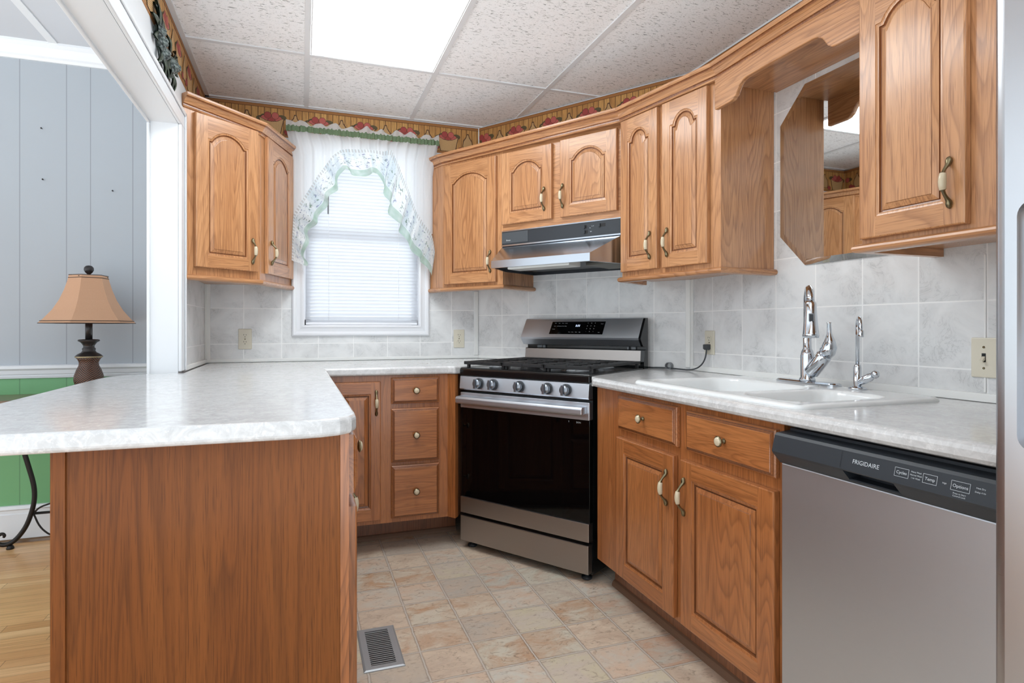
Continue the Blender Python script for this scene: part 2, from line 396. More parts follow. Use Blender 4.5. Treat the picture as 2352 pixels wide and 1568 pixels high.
# ------------------------------------------------------------------ mesh builder
class MB:
    def __init__(s): s.v = []; s.f = []; s.m = []; s.s = []; s.uv = None
    def add(s, verts, faces, mi=0, smooth=False):
        o = len(s.v); s.v += [tuple(p) for p in verts]
        for k, f in enumerate(faces):
            s.f.append(tuple(i + o for i in f)); s.m.append(mi[k] if isinstance(mi, (list, tuple)) else mi); s.s.append(smooth)
        return s
    def box(s, x0, x1, y0, y1, z0, z1, mi=0):
        V = [(x0, y0, z0), (x1, y0, z0), (x1, y1, z0), (x0, y1, z0), (x0, y0, z1), (x1, y0, z1), (x1, y1, z1), (x0, y1, z1)]
        return s.add(V, [(0, 3, 2, 1), (4, 5, 6, 7), (0, 1, 5, 4), (1, 2, 6, 5), (2, 3, 7, 6), (3, 0, 4, 7)], mi)
    def prism(s, poly, lo, hi, axis='z', mi=0, cap=True):
        n = len(poly)
        P = {'z': lambda a, b, t: (a, b, t), 'y': lambda a, b, t: (a, t, b), 'x': lambda a, b, t: (t, a, b)}[axis]
        V = [P(a, b, lo) for a, b in poly] + [P(a, b, hi) for a, b in poly]
        F = [(i, (i + 1) % n, n + (i + 1) % n, n + i) for i in range(n)]
        if cap: F += [tuple(range(n))[::-1], tuple(range(n, 2 * n))]
        return s.add(V, F, mi)
    def loops(s, loops, mi=0, smooth=False, close=True, cap0=False, cap1=False, mis=None, cols=None):
        n = len(loops[0]); V = [p for l in loops for p in l]; F = []; MI = []
        for k in range(len(loops) - 1):
            for i in range(n if close else n - 1):
                j = (i + 1) % n
                F.append((k * n + i, k * n + j, (k + 1) * n + j, (k + 1) * n + i)); MI.append(cols[i] if cols else (mis[k] if mis else mi))
        if cap0: F.append(tuple(range(n))[::-1]); MI.append(mis[0] if mis else mi)
        if cap1: F.append(tuple(range((len(loops) - 1) * n, len(loops) * n))); MI.append(mis[-1] if mis else mi)
        return s.add(V, F, MI, smooth)
    def lathe(s, prof, c=(0, 0, 0), axis='z', n=24, mi=0, mis=None, smooth=True, caps=True, rot=0.0):
        def P(r, h, a):
            u, w = r * cos(a), r * sin(a)
            return {'z': (c[0] + u, c[1] + w, c[2] + h), 'y': (c[0] + u, c[1] + h, c[2] + w), 'x': (c[0] + h, c[1] + u, c[2] + w)}[axis]
        L = [[P(r, h, 2 * pi * i / n + rot) for i in range(n)] for r, h in prof]
        return s.loops(L, mi, smooth, True, caps, caps, mis)
    def tube(s, path, rad, n=12, mi=0, mis=None, caps=True, flat=None):
        from mathutils import Vector
        P = [Vector(p) for p in path]; R = rad if isinstance(rad, (list, tuple)) else [rad] * len(P)
        T = []
        for i in range(len(P)):
            t = (P[min(i + 1, len(P) - 1)] - P[max(i - 1, 0)]); T.append(t.normalized())
        up = Vector((0, 0, 1)) if abs(T[0].z) < 0.9 else Vector((1, 0, 0))
        nrm = (up - T[0] * up.dot(T[0])).normalized(); L = []
        for i in range(len(P)):
            nrm = (nrm - T[i] * nrm.dot(T[i])).normalized(); b = T[i].cross(nrm)
            L.append([tuple(P[i] + (nrm * cos(2 * pi * k / n) + b * sin(2 * pi * k / n)) * R[i]) for k in range(n)])
        return s.loops(L, mi, True, True, caps, caps, mis)
    def build(s, name, mats, parent=None, bevel=0, seg=2, ang=35, fix=True):
        me = bpy.data.meshes.new(name)
        me.from_pydata(s.v, [], s.f)
        for m in (mats if isinstance(mats, (list, tuple)) else [mats]): me.materials.append(M[m] if isinstance(m, str) else m)
        me.polygons.foreach_set('material_index', s.m); me.polygons.foreach_set('use_smooth', s.s)
        if s.uv:
            ul = me.uv_layers.new(name='UVMap')
            for p in me.polygons:
                for li in p.loop_indices: ul.data[li].uv = s.uv[me.loops[li].vertex_index]
        if fix:
            bm = bmesh.new(); bm.from_mesh(me); bmesh.ops.recalc_face_normals(bm, faces=bm.faces); bm.to_mesh(me); bm.free()
        me.update()
        o = bpy.data.objects.new(name, me); COL.objects.link(o)
        if parent is not None: o.parent = parent
        if bevel:
            b = o.modifiers.new('bevel', 'BEVEL'); b.width = bevel; b.segments = seg; b.limit_method = 'ANGLE'; b.angle_limit = radians(ang)
            b.harden_normals = False
        return o

def tag(o, label, cat, group=None):
    o['label'] = label; o['category'] = cat
    if group: o['group'] = group
    return o
def thing(name, label, cat, loc=(0, 0, 0), rot=0.0, group=None):
    o = bpy.data.objects.new(name, None); COL.objects.link(o); o.empty_display_size = 0.1
    o.location = loc; o.rotation_euler = (0, 0, radians(rot))
    return tag(o, label, cat, group)
def struct(o, loc=None, rot=None):
    o['kind'] = 'structure'
    if loc is not None: o.location = loc
    if rot is not None: o.rotation_euler = (0, 0, radians(rot))
    return o
def sweep(path, prof, closed_ends=True):
    """sections of a moulding swept along plan path (outward side on the right of travel), one vertex list per segment, mitred"""
    n = len(path); nr = []
    for i in range(n - 1):
        dx, dy = path[i + 1][0] - path[i][0], path[i + 1][1] - path[i][1]; l = hypot(dx, dy); nr.append((dy / l, -dx / l))
    mit = []
    for i in range(n):
        a = nr[max(i - 1, 0)]; b = nr[min(i, n - 2)]; k = 1 + a[0] * b[0] + a[1] * b[1]
        mit.append(((a[0] + b[0]) / k, (a[1] + b[1]) / k))
    return [[(path[i][0] + mit[i][0] * o, path[i][1] + mit[i][1] * o, z) for o, z in prof] for i in range(n)]
def rotp(p, org, deg):
    """world plan point -> local plan point of a frame at org turned by deg"""
    a = radians(-deg); x, y = p[0] - org[0], p[1] - org[1]
    return (x * cos(a) - y * sin(a), x * sin(a) + y * cos(a))
def text_mb(mb, s, f, size, mi=0, align='CENTER'):
    """adds flat lettering; f maps (x, y) of the text to a point"""
    cu = bpy.data.curves.new('txt', 'FONT'); cu.body = s; cu.size = size; cu.align_x = align; cu.align_y = 'CENTER'; cu.resolution_u = 3
    ob = bpy.data.objects.new('txt', cu); me = bpy.data.meshes.new_from_object(ob)
    mb.add([f(v.co.x, v.co.y) for v in me.vertices], [tuple(p.vertices) for p in me.polygons], mi)
    bpy.data.objects.remove(ob); bpy.data.curves.remove(cu); bpy.data.meshes.remove(me)

# ------------------------------------------------------------------ plan of the kitchen (metres, camera stands at the origin)
YW, XS, XL = 3.6627, 1.8396, -0.505          # window wall, sink wall, left wall
DROT = -56.11
DD = (cos(radians(DROT)), sin(radians(DROT))); NN = (sin(radians(DROT)), -cos(radians(DROT)))   # along the range wall / out of it
WC = (1.0667, YW)
DO = (WC[0] + 0.796 * DD[0], WC[1] + 0.796 * DD[1])     # point of the range wall behind the range's middle
def dworld(x, y): return (DO[0] + x * DD[0] - y * NN[0], DO[1] + x * DD[1] - y * NN[1])
ZC = 2.398                                   # kitchen ceiling

# ------------------------------------------------------------------ setting
def quad_wall(name, rects, mats, loc, rot, t=0.1):
    """rects (x0,x1,z0,z1,mat index): slabs with their face on local y=0"""
    mb = MB()
    for x0, x1, z0, z1, mi in rects: mb.box(x0, x1, 0, t, z0, z1, mi)
    return struct(mb.build(name, mats), loc, rot)
ZT, ZB = 2.10, 2.214
# window wall with its opening
quad_wall('wall_back', [(-0.505, 1.0667, 0, 0.92, 1), (-0.505, 0.008, 0.92, 2.2, 0), (0.692, 1.0667, 0.92, 2.2, 0), (0.008, 0.692, 0.92, 1.13, 0), (-0.505, 1.0667, 2.2, ZC, 1)],
          ['tile_w', 'wall_white'], (0, YW, 0), 0, 0.1)
quad_wall('wall_corner', [(-0.796, 0.591, 0, 0.9, 1), (-0.796, 0.591, 0.9, ZT, 0), (-0.796, 0.591, ZT, ZC, 1)], ['tile_d', 'wall_white'], (DO[0], DO[1], 0), DROT, 0.08)
quad_wall('wall_right', [(-2.512, 0.9, 0, 0.9, 1), (-2.512, 0.9, 0.9, ZT, 0), (-2.512, 0.9, ZT, ZC, 1)], ['tile_s', 'wall_white'], (XS, 0, 0), -90, 0.1)
# left wall: short return beside the window wall, header beam over the opening, post face and casing
quad_wall('wall_left', [(2.9, 3.70, 0, 0.92, 1), (2.985, 3.70, 0.92, 1.4, 0), (2.9, 2.985, 0.92, 1.4, 1), (2.9, 3.70, 1.4, 2.7, 1), (-0.9, 2.9, 2.0, 2.7, 1)], ['tile_l', 'white_paint'], (XL, 0, 0), 90, 0.105)
mb = MB()
mb.box(-0.6, 2.985, -0.014, 0, 2.0, 2.072, 0); mb.box(2.9, 2.985, -0.014, 0, 0.93, 2.0, 0)
mb.box(-0.6, 2.98, -0.021, -0.014, 2.055, 2.072, 0); mb.box(2.966, 2.985, -0.021, -0.014, 0.93, 2.072, 0)
struct(mb.build('trim_1', 'white_paint', bevel=0.004), (XL, 0, 0), 90)
mb = MB()
mb.box(-0.6, 2.9, 0.105, 0.117, 1.992, 2.08, 0); mb.box(2.89, 2.99, 0.105, 0.117, 0.0, 1.992, 0)
struct(mb.build('trim_2', 'white_paint', bevel=0.003), (XL, 0, 0), 90)
# dining room behind
quad_wall('wall_dining', [(-4.2, -0.61, 0, 0.87, 1), (-4.2, -0.61, 0.87, 2.7, 0)], ['grey_panel', 'green_panel'], (0, 3.8, 0), 0, 0.1)
mb = MB()
for o in [sweep([(-4.2, 3.8), (-0.61, 3.8)], p) for p in ([(0, 2.528), (0.012, 2.528), (0.02, 2.54), (0.03, 2.548), (0.05, 2.585), (0.066, 2.6), (0.066, 2.612), (0, 2.612)],)]:
    mb.loops([o[0], o[1]], 0, False, True, True, True)
struct(mb.build('trim_3', 'white_paint'))
mb = MB()
o = sweep([(-4.2, 3.8), (-0.61, 3.8)], [(0, 0.852), (0.012, 0.854), (0.016, 0.866), (0.012, 0.87), (0.018, 0.876), (0.022, 0.895), (0.032, 0.905), (0.032, 0.92), (0.0, 0.924)])
mb.loops([o[0], o[1]], 0, False, True, True, True); struct(mb.build('trim_4', 'white_paint'))
mb = MB()
o = sweep([(-4.2, 3.8), (-0.61, 3.8)], [(0, 0.0), (0.016, 0.0), (0.016, 0.145), (0.012, 0.15), (0.012, 0.165), (0.018, 0.172), (0.012, 0.188), (0, 0.19)])
mb.loops([o[0], o[1]], 0, False, True, True, True)
o = sweep([(-4.2, 3.784), (-0.61, 3.784)], [(0, 0.0), (0.014, 0.0), (0.012, 0.012), (0.004, 0.018), (0, 0.018)])
mb.loops([o[0], o[1]], 1, False, True, True, True)
struct(mb.build('baseboard_dining', ['white_paint', 'table_wood']))
struct(MB().box(-0.462, 2.2, -0.9, 4.0, -0.05, 0.0).build('floor', 'vinyl'))
struct(MB().box(-4.2, -0.462, -0.9, 4.0, -0.05, 0.0).build('floor.001', 'planks'))
# kitchen ceiling: tiles and tees
mb = MB(); mb.box(XL - 0.02, 2.2, -0.9, 4.0, ZC + 0.006, ZC + 0.05, 0)
TX = [0.0237 + 0.6096 * i for i in range(0, 4)]; TY = [2.9545 - 1.2192 * i for i in range(0, 4)]
for x in TX: mb.box(x - 0.012, x + 0.012, -0.9, 3.66, ZC, ZC + 0.01, 1)
for y in TY: mb.box(XL, 2.0, y - 0.012, y + 0.012, ZC + 0.0005, ZC + 0.01, 1)
mb.box(XL, 1.1, YW - 0.022, YW, ZC - 0.001, ZC + 0.01, 1); mb.box(XL, XL + 0.022, -0.9, YW, ZC - 0.001, ZC + 0.01, 1)
struct(mb.build('ceiling', ['ceil', 'tee']))
mb = MB(); mb.box(-4.2, XL - 0.105, -0.9, 4.0, 2.612, 2.65, 0)
for x in (-1.23, -1.84, -2.45): mb.box(x - 0.02, x + 0.02, -0.9, 3.8, 2.608, 2.62, 1)
struct(mb.build('ceiling.001', ['ceil_plain', 'tee']))
# tile trim strips
def strip_obj(n, boxes, loc, rot):
    mb = MB()
    for b in boxes: mb.box(*b)
    return struct(mb.build('trim_%d' % n, 'trim_white', bevel=0.002), loc, rot)
strip_obj(5, [(XL, XL + 0.026, -0.008, 0, 0.93, 1.36), (XL, 1.062, -0.012, 0, 0.925, 0.943), (1.035, 1.062, -0.008, 0, 0.945, 1.35)], (0, YW, 0), 0)
strip_obj(6, [(-0.79, -0.36, -0.012, 0, 0.925, 0.943), (0.565, 0.59, -0.01, 0, 0.92, 1.36)], (DO[0], DO[1], 0), DROT)
strip_obj(7, [(-2.50, -0.62, -0.014, 0, 0.908, 0.932), (-2.507, -2.488, -0.008, 0, 0.93, 1.36), (-1.152, -1.146, -0.004, 0, 0.935, 1.33)], (XS, 0, 0), -90)
strip_obj(8, [(2.985, 3.655, -0.012, 0, 0.925, 0.945), (3.64, 3.66, -0.008, 0, 0.945, 1.36)], (XL, 0, 0), 90)

# wallpaper border: printed planks, baskets of apples and wicker bottles
def border(n, x0, x1, first, step, loc, rot, wob=0.0):
    mb = MB(); z0, z1 = ZB, ZC - 0.004
    mb.box(x0, x1, -0.0008, 0, z0, z1, 0)
    mb.box(x0, x1, -0.0016, -0.0008, z1 - 0.017, z1 - 0.002, 4); mb.box(x0, x1, -0.0016, -0.0008, z0, z0 + 0.013, 4)
    mb.box(x0, x1, -0.0017, -0.0008, z1 - 0.002, z1, 5); mb.box(x0, x1, -0.0017, -0.0008, z0 + 0.013, z0 + 0.015, 5); mb.box(x0, x1, -0.0017, -0.0008, z1 - 0.019, z1 - 0.017, 5)
    def poly(pts, y, mi):
        if min(p[0] for p in pts) < x0 or max(p[0] for p in pts) > x1: return
        mb.add([(a, y, b) for a, b in pts], [tuple(range(len(pts)))], mi)
    def disc(cx, cz, r, y, mi, sx=1.0, sz=1.0, k=14): poly([(cx + r * sx * cos(2 * pi * i / k), cz + r * sz * sin(2 * pi * i / k)) for i in range(k)], y, mi)
    x = first
    while x > x0: x -= step
    while x < x1 + step:
        for k in range(6): disc(x - 0.055 + 0.022 * k, z0 + 0.098 + 0.012 * (k % 2), 0.02, -0.0018, 6, 1.3, 0.8)
        for i, (a, b) in enumerate([(-0.038, 0.098), (0.0, 0.094), (0.038, 0.098), (-0.02, 0.118), (0.02, 0.118)]):
            disc(x + a, z0 + b, 0.0205, -0.002 - 0.0001 * i, 5); disc(x + a, z0 + b, 0.0185, -0.0021 - 0.0001 * i, 2 if i % 2 else 3)
        poly([(x - 0.049, z0 + 0.016), (x + 0.049, z0 + 0.016), (x + 0.07, z0 + 0.109), (x + 0.03, z0 + 0.089), (x, z0 + 0.085), (x - 0.03, z0 + 0.089), (x - 0.07, z0 + 0.109)], -0.0029, 5)
        poly([(x - 0.045, z0 + 0.017), (x + 0.045, z0 + 0.017), (x + 0.064, z0 + 0.104), (x + 0.03, z0 + 0.086), (x, z0 + 0.082), (x - 0.03, z0 + 0.086), (x - 0.064, z0 + 0.104)], -0.003, 1)
        bx = x + step / 2
        poly([(bx - 0.029, z0 + 0.026), (bx + 0.029, z0 + 0.026), (bx + 0.035, z0 + 0.06), (bx + 0.03, z0 + 0.091), (bx + 0.012, z0 + 0.116), (bx + 0.007, z0 + 0.136), (bx - 0.007, z0 + 0.136), (bx - 0.012, z0 + 0.116), (bx - 0.03, z0 + 0.091), (bx - 0.035, z0 + 0.06)], -0.0027, 5)
        poly([(bx - 0.024, z0 + 0.03), (bx + 0.024, z0 + 0.03), (bx + 0.03, z0 + 0.06), (bx + 0.025, z0 + 0.088), (bx + 0.008, z0 + 0.112), (bx + 0.004, z0 + 0.13), (bx - 0.004, z0 + 0.13), (bx - 0.008, z0 + 0.112), (bx - 0.025, z0 + 0.088), (bx - 0.03, z0 + 0.06)], -0.0028, 1)
        for a, b in ((-0.045, 0.03), (0.036, 0.03), (0.058, 0.04)): disc(bx + a, z0 + b, 0.0175, -0.0031, 5); disc(bx + a, z0 + b, 0.0155, -0.0032, 2)
        x += step
    o = mb.build('trim_%d' % n, ['paper', 'wicker', 'apple', 'apple2', 'paper_edge', 'paper_dark', 'leafprint'], fix=False)
    return struct(o, loc, rot)
border(9, XL, 1.064, -0.165, 0.2575, (0, YW, 0), 0)
border(10, -0.79, 0.59, 0.046 - 0.796, 0.252, (DO[0], DO[1], 0), DROT)
border(11, -2.508, 0.9, -2.4, 0.255, (XS, 0, 0), -90)
border(12, -0.9, 3.66, 0.1, 0.255, (XL, 0, 0), 90)

# window
mb = MB(); T = 0.062
def casing(mb, x0, x1, z0, z1, w):
    prof = [(0, 0), (0, -0.012), (0.008, -0.018), (0.02, -0.018), (0.026, -0.012), (w * 0.7, -0.016), (w - 0.006, -0.022), (w, -0.018), (w, 0)]
    L = []
    for d, y in prof: L.append([(x0 + d, y, z0 + d), (x1 - d, y, z0 + d), (x1 - d, y, z1 - d), (x0 + d, y, z1 - d)])
    mb.loops(L, 0)
casing(mb, -0.055, 0.745, 1.07, 2.23, T)
win = struct(mb.build('window_1', 'white_vinyl'), (0, YW, 0), 0)
mb = MB()
mb.box(0.0, 0.014, -0.004, 0.1, 1.128, 2.18); mb.box(0.68, 0.694, -0.004, 0.1, 1.128, 2.18); mb.box(0.0, 0.694, -0.004, 0.1, 1.12, 1.134); mb.box(0.0, 0.694, -0.004, 0.1, 2.17, 2.185)
mb.build('jamb', 'white_vinyl', win)
for nm, z0, z1, y in (('lower_sash', 1.134, 1.68, 0.06), ('upper_sash', 1.65, 2.17, 0.08)):
    mb = MB(); w = 0.032
    mb.box(0.014, 0.68, y, y + 0.018, z0, z0 + w); mb.box(0.014, 0.68, y, y + 0.018, z1 - w, z1); mb.box(0.014, 0.014 + w, y, y + 0.018, z0, z1); mb.box(0.68 - w, 0.68, y, y + 0.018, z0, z1)
    s = mb.build('sash', 'white_vinyl', win)
    MB().box(0.03, 0.665, y + 0.008, y + 0.011, z0 + 0.02, z1 - 0.02).build('pane', 'pane', s)
# mini blind
bl = thing('window_blind', 'white slatted mini blind lowered behind the curtain', 'blind', (0, YW, 0))
mb = MB(); z = 1.155; tilt = radians(50)
while z < 2.13:
    c, s_ = cos(tilt) * 0.0125, sin(tilt) * 0.0125
    x0, x1 = 0.02, 0.676
    L = [[(x, 0.03 - c, z + s_), (x, 0.03, z + 0.0018), (x, 0.03 + c, z - s_)] for x in (x0, x1)]
    mb.loops(L, 0, True, False); z += 0.0205
mb.build('slats', 'slat', bl, fix=False)
MB().box(0.02, 0.676, 0.012, 0.045, 2.135, 2.168).build('headrail', 'white_vinyl', bl)
MB().box(0.02, 0.676, 0.02, 0.042, 1.136, 1.15).build('bottom_rail', 'white_vinyl', bl, bevel=0.003)
mb = MB()
for x in (0.15, 0.56): mb.tube([(x, 0.016, 1.15), (x, 0.016, 2.14)], 0.0008, 6)
mb.build('ladder_cords', 'white_vinyl', bl)
MB().tube([(0.145, 0.008, 2.14), (0.145, 0.006, 1.79)], 0.004, 8).build('wand', 'clip', bl)
# ------------------------------------------------------------------ curtain
cu = thing('window_curtain', 'white sheer swag curtain with green checked heading and floral ruffle', 'curtain', (0, YW - 0.065, 0))
CX0, CX1 = -0.083, 0.79
arch = [(-0.046, 1.76), (-0.02, 1.81), (0.012, 1.865), (0.085, 1.99), (0.165, 2.11), (0.215, 2.15), (0.25, 2.16), (0.365, 2.165), (0.456, 2.165), (0.50, 2.18), (0.555, 2.07), (0.655, 1.81), (0.70, 1.745), (0.745, 1.695)]
def arch_z(x):
    if x <= arch[0][0]: return arch[0][1]
    for (a, b), (c, d) in zip(arch, arch[1:]):
        if a <= x <= c: return b + (d - b) * (x - a) / (c - a)
    return arch[-1][1]
mb = MB(); nx, nz = 150, 14; V = []; F = []
for i in range(nx + 1):
    u = i / nx; xt = CX0 + (CX1 - CX0) * u; xb = -0.046 + (0.757 + 0.046) * u
    zb = arch_z(xb)
    for j in range(nz + 1):
        t = j / nz; k = min(1, t * 3.0); x = xt + (xb - xt) * k
        zz = 2.238 + (zb - 2.238) * t
        f = 0.006 * sin(u * 95) + 0.006 * sin(u * 37 + 1 + 0.6 * t) + 0.003 * sin(u * 190)
        V.append((x, f, zz))
for i in range(nx):
    for j in range(nz): a = i * (nz + 1) + j; F.append((a, a + nz + 1, a + nz + 2, a + 1))
mb.add(V, F, 0, True); mb.build('sheer_panel', 'sheer', cu, fix=False)
mb = MB(); V = []; F = []
for i in range(301):
    u = i / 300; x = CX0 - 0.004 + (CX1 - CX0 + 0.008) * u; f = 0.006 * sin(u * 260) + 0.004 * sin(u * 111)
    V += [(x, -0.008 + f, 2.234), (x, -0.014 + f, 2.25), (x, -0.008 + f, 2.268 + 0.002 * sin(u * 140))]
for i in range(300):
    for j in range(2): a = i * 3 + j; F.append((a, a + 3, a + 4, a + 1))
mb.add(V, F, 0, True); mb.build('gingham_band', 'gingham', cu, fix=False)
mb = MB(); V = []; F = []
for i in range(301):
    u = i / 300; x = CX0 - 0.004 + (CX1 - CX0 + 0.008) * u; f = 0.007 * sin(u * 60) + 0.004 * sin(u * 133)
    top = 2.29 + 0.009 * sin(u * 63 + 1) + 0.006 * sin(u * 27)
    V += [(x, -0.008 + 0.4 * f, 2.264), (x, -0.006 + f, (2.264 + top) / 2), (x, -0.003 + 1.6 * f, top)]
for i in range(300):
    for j in range(2): a = i * 3 + j; F.append((a, a + 3, a + 4, a + 1))
mb.add(V, F, 0, True); mb.build('heading_frill', 'sheer', cu, fix=False)
def ruffle(top, bot, name, waves):
    mb = MB(); n = 240; m = 10; V = []; F = []; uv = []
    def samp(P, t):
        L = [0]
        for a, b in zip(P, P[1:]): L.append(L[-1] + hypot(b[0] - a[0], b[1] - a[1]))
        d = t * L[-1]
        for k in range(len(P) - 1):
            if d <= L[k + 1] or k == len(P) - 2:
                q = (d - L[k]) / max(1e-6, L[k + 1] - L[k]); return (P[k][0] + (P[k + 1][0] - P[k][0]) * q, P[k][1] + (P[k + 1][1] - P[k][1]) * q)
    for i in range(n + 1):
        t = i / n; a, b = samp(top, t), samp(bot, t)
        for j in range(m + 1):
            v = j / m; am = 0.019 * (0.25 + v)
            ph = t * waves * 2 * pi
            x = a[0] + (b[0] - a[0]) * v + 0.012 * v * sin(ph * 1.37 + 0.5); z = a[1] + (b[1] - a[1]) * v + 0.010 * v * sin(ph * 0.81 + 2)
            V.append((x, -0.02 + am * sin(ph) + 0.3 * am * sin(2.3 * ph), z)); uv.append((t, v))
    for i in range(n):
        for j in range(m): p = i * (m + 1) + j; F.append((p, p + m + 1, p + m + 2, p + 1))
    mb.add(V, F, 0, True); mb.uv = uv
    return mb.build(name, 'printed', cu, fix=False)
ruffle([(-0.056, 1.50), (-0.052, 1.64), (-0.046, 1.76)] + arch[1:] + [(0.765, 1.58)],
       [(0.02, 1.46), (0.02, 1.58), (0.05, 1.69), (0.105, 1.77), (0.15, 1.86), (0.195, 1.95), (0.225, 2.025), (0.275, 2.02), (0.36, 2.018), (0.43, 2.018), (0.455, 1.96), (0.475, 1.87), (0.50, 1.79), (0.545, 1.74), (0.575, 1.65), (0.645, 1.57), (0.71, 1.48), (0.735, 1.43)], 'ruffle', 9)
# ------------------------------------------------------------------ doors, drawers, pulls
def pull(parent, x, z, y=-0.021):
    P = [(-.064, -.002, .002), (-.060, -.004, .006), (-.052, -.005, .0078), (-.045, -.007, .0062), (-.038, -.014, .0045), (-.030, -.021, .004), (-.023, -.025, .0045), (-.0205, -.026, .0065), (-.020, -.026, .0074), (-.010, -.028, .0086), (0, -.0285, .009)]
    P = P + [(-a, b, r) for a, b, r in P[-2::-1]]
    mb = MB(); mis = [0 if (k < 8 or k > 11) else 1 for k in range(len(P) - 1)]
    mb.tube([(x, y + b, z + a) for a, b, r in P], [r for a, b, r in P], 12, mis=mis)
    return mb.build('handle', ['brass', 'ceramic'], parent)
def knob(parent, x, z, y=-0.021):
    mb = MB()
    mb.lathe([(0.008, 0), (0.0075, -0.004), (0.0045, -0.007), (0.0045, -0.014), (0.011, -0.018), (0.0165, -0.021), (0.0165, -0.024), (0.013, -0.0255), (0.0125, -0.027), (0.009, -0.0295), (0.002, -0.0305)], (x, y, z), 'y', 20, mis=[0, 0, 0, 0, 0, 0, 0, 1, 1, 1])
    return mb.build('knob', ['brass', 'ceramic'], parent)
def offset_loop(P, d):
    n = len(P); R = []
    for i in range(n):
        a, b, c = P[i - 1], P[i], P[(i + 1) % n]
        e1 = (b[0] - a[0], b[1] - a[1]); e2 = (c[0] - b[0], c[1] - b[1]); l1, l2 = hypot(*e1), hypot(*e2)
        n1 = (-e1[1] / l1, e1[0] / l1); n2 = (-e2[1] / l2, e2[0] / l2); k = max(0.3, 1 + n1[0] * n2[0] + n1[1] * n2[1])
        R.append((b[0] + (n1[0] + n2[0]) / k * d, b[1] + (n1[1] + n2[1]) / k * d))
    return R
def door(parent, x0, x1, z0, z1, arch=True, mats=('oak_v', 'oak_h'), hx=None, hz=None, sw=None, y0=-0.002, t=0.019):
    """raised panel door in the plane of local x, z; front towards -y"""
    w, h = x1 - x0, z1 - z0; mb = MB(); yf = y0 - t
    sw = sw or (0.056 if w > 0.27 else 0.047); br = 0.058
    a0, a1, b0 = x0 + sw, x1 - sw, z0 + br
    if arch:
        rise = min(0.047, (a1 - a0) * 0.34); zs = z1 - 0.058 - rise; sh = 0.017; xa, xb = a0 + sh, a1 - sh; half = (xb - xa) / 2; R = (half * half + rise * rise) / (2 * rise); cz = zs + rise - R; am = math.asin(min(1, half / R))
        if rise > half: am = pi - am
        N = 16; arc = [((xa + xb) / 2 + R * sin(am - 2 * am * k / N), cz + R * cos(am - 2 * am * k / N)) for k in range(N + 1)]
        P = [(a0, b0), (a1, b0), (a1, zs)] + arc + [(a0, zs)]
    else:
        zs = z1 - br; P = [(a0, b0), (a1, b0), (a1, zs), (a0, zs)]
    ch = 0.004
    # outer slab with an eased edge
    def rect(d, y): return [(x0 + d, y, z0 + d), (x1 - d, y, z0 + d), (x1 - d, y, z1 - d), (x0 + d, y, z1 - d)]
    mb.loops([rect(0, y0), rect(0, yf + ch), rect(ch * 0.3, yf + ch * 0.3), rect(ch, yf)], 0, False)
    mb.add(rect(0, y0), [(0, 1, 2, 3)], 0)
    c = ch
    mb.add([(x0 + c, yf, z0 + c), (a0, yf, z0 + c), (a0, yf, z1 - c), (x0 + c, yf, z1 - c)], [(0, 1, 2, 3)], 0)
    mb.add([(a1, yf, z0 + c), (x1 - c, yf, z0 + c), (x1 - c, yf, z1 - c), (a1, yf, z1 - c)], [(0, 1, 2, 3)], 0)
    mb.add([(a0, yf, z0 + c), (a1, yf, z0 + c), (a1, yf, b0), (a0, yf, b0)], [(0, 1, 2, 3)], 1)
    top = P[2:]
    for (p, q) in zip(top, top[1:]):
        if abs(p[0] - q[0]) > 1e-6:
            mb.add([(q[0], yf, q[1]), (p[0], yf, p[1]), (p[0], yf, z1 - c), (q[0], yf, z1 - c)], [(0, 1, 2, 3)], 1)
    prof = [(0, 0), (0.001, 0.0025), (0.005, 0.0035), (0.009, 0.004), (0.0105, 0.0095), (0.015, 0.0105), (0.0155, 0.0075), (0.024, 0.0045), (0.030, 0.0025), (0.031, 0.0012), (0.033, 0.0008)]
    L = [[(px, yf + d, pz) for px, pz in offset_loop(P, o)] for o, d in prof]
    mb.loops(L, 0, False, True, False, False, [0, 0, 0, 2, 2, 2, 0, 0, 2, 0])
    mb.add(L[-1], [tuple(range(len(P)))], 0)
    o = mb.build('door', list(mats) + ['groove' if mats[0] == 'oak_v' else 'base_groove'], parent, fix=False)
    if hx is not None: pull(o, hx, hz, yf)
    return o
def drawer(parent, x0, x1, z0, z1, mats=('base_h', 'base_h'), kx=None, kz=None, y0=-0.002):
    mb = MB()
    def rect(d, y): return [(x0 + d, y, z0 + d), (x1 - d, y, z0 + d), (x1 - d, y, z1 - d), (x0 + d, y, z1 - d)]
    L = [rect(0, y0), rect(0, y0 - 0.011), rect(0.004, y0 - 0.0145), rect(0.0085, y0 - 0.0155), rect(0.0095, y0 - 0.0175), rect(0.013, y0 - 0.0185), rect(0.0145, y0 - 0.0205)]
    mb.loops(L, 0, mis=[0, 0, 1, 0, 1, 0]); mb.add(L[-1], [(0, 1, 2, 3)], 0); mb.add(L[0], [(3, 2, 1, 0)], 0)
    o = mb.build('drawer', [mats[0], 'base_groove'], parent)
    knob(o, (x0 + x1) / 2 if kx is None else kx, (z0 + z1) / 2 if kz is None else kz, y0 - 0.0205)
    return o
CROWN = [(-0.005, 2.098), (0.006, 2.098), (0.009, 2.104), (0.009, 2.110), (0.014, 2.113), (0.017, 2.120), (0.024, 2.129), (0.032, 2.135), (0.034, 2.139), (0.039, 2.141), (0.042, 2.147), (0.042, 2.156), (-0.005, 2.156)]
CCOL = [0, 0, 1, 1, 0, 0, 0, 1, 1, 0, 0, 0, 0]
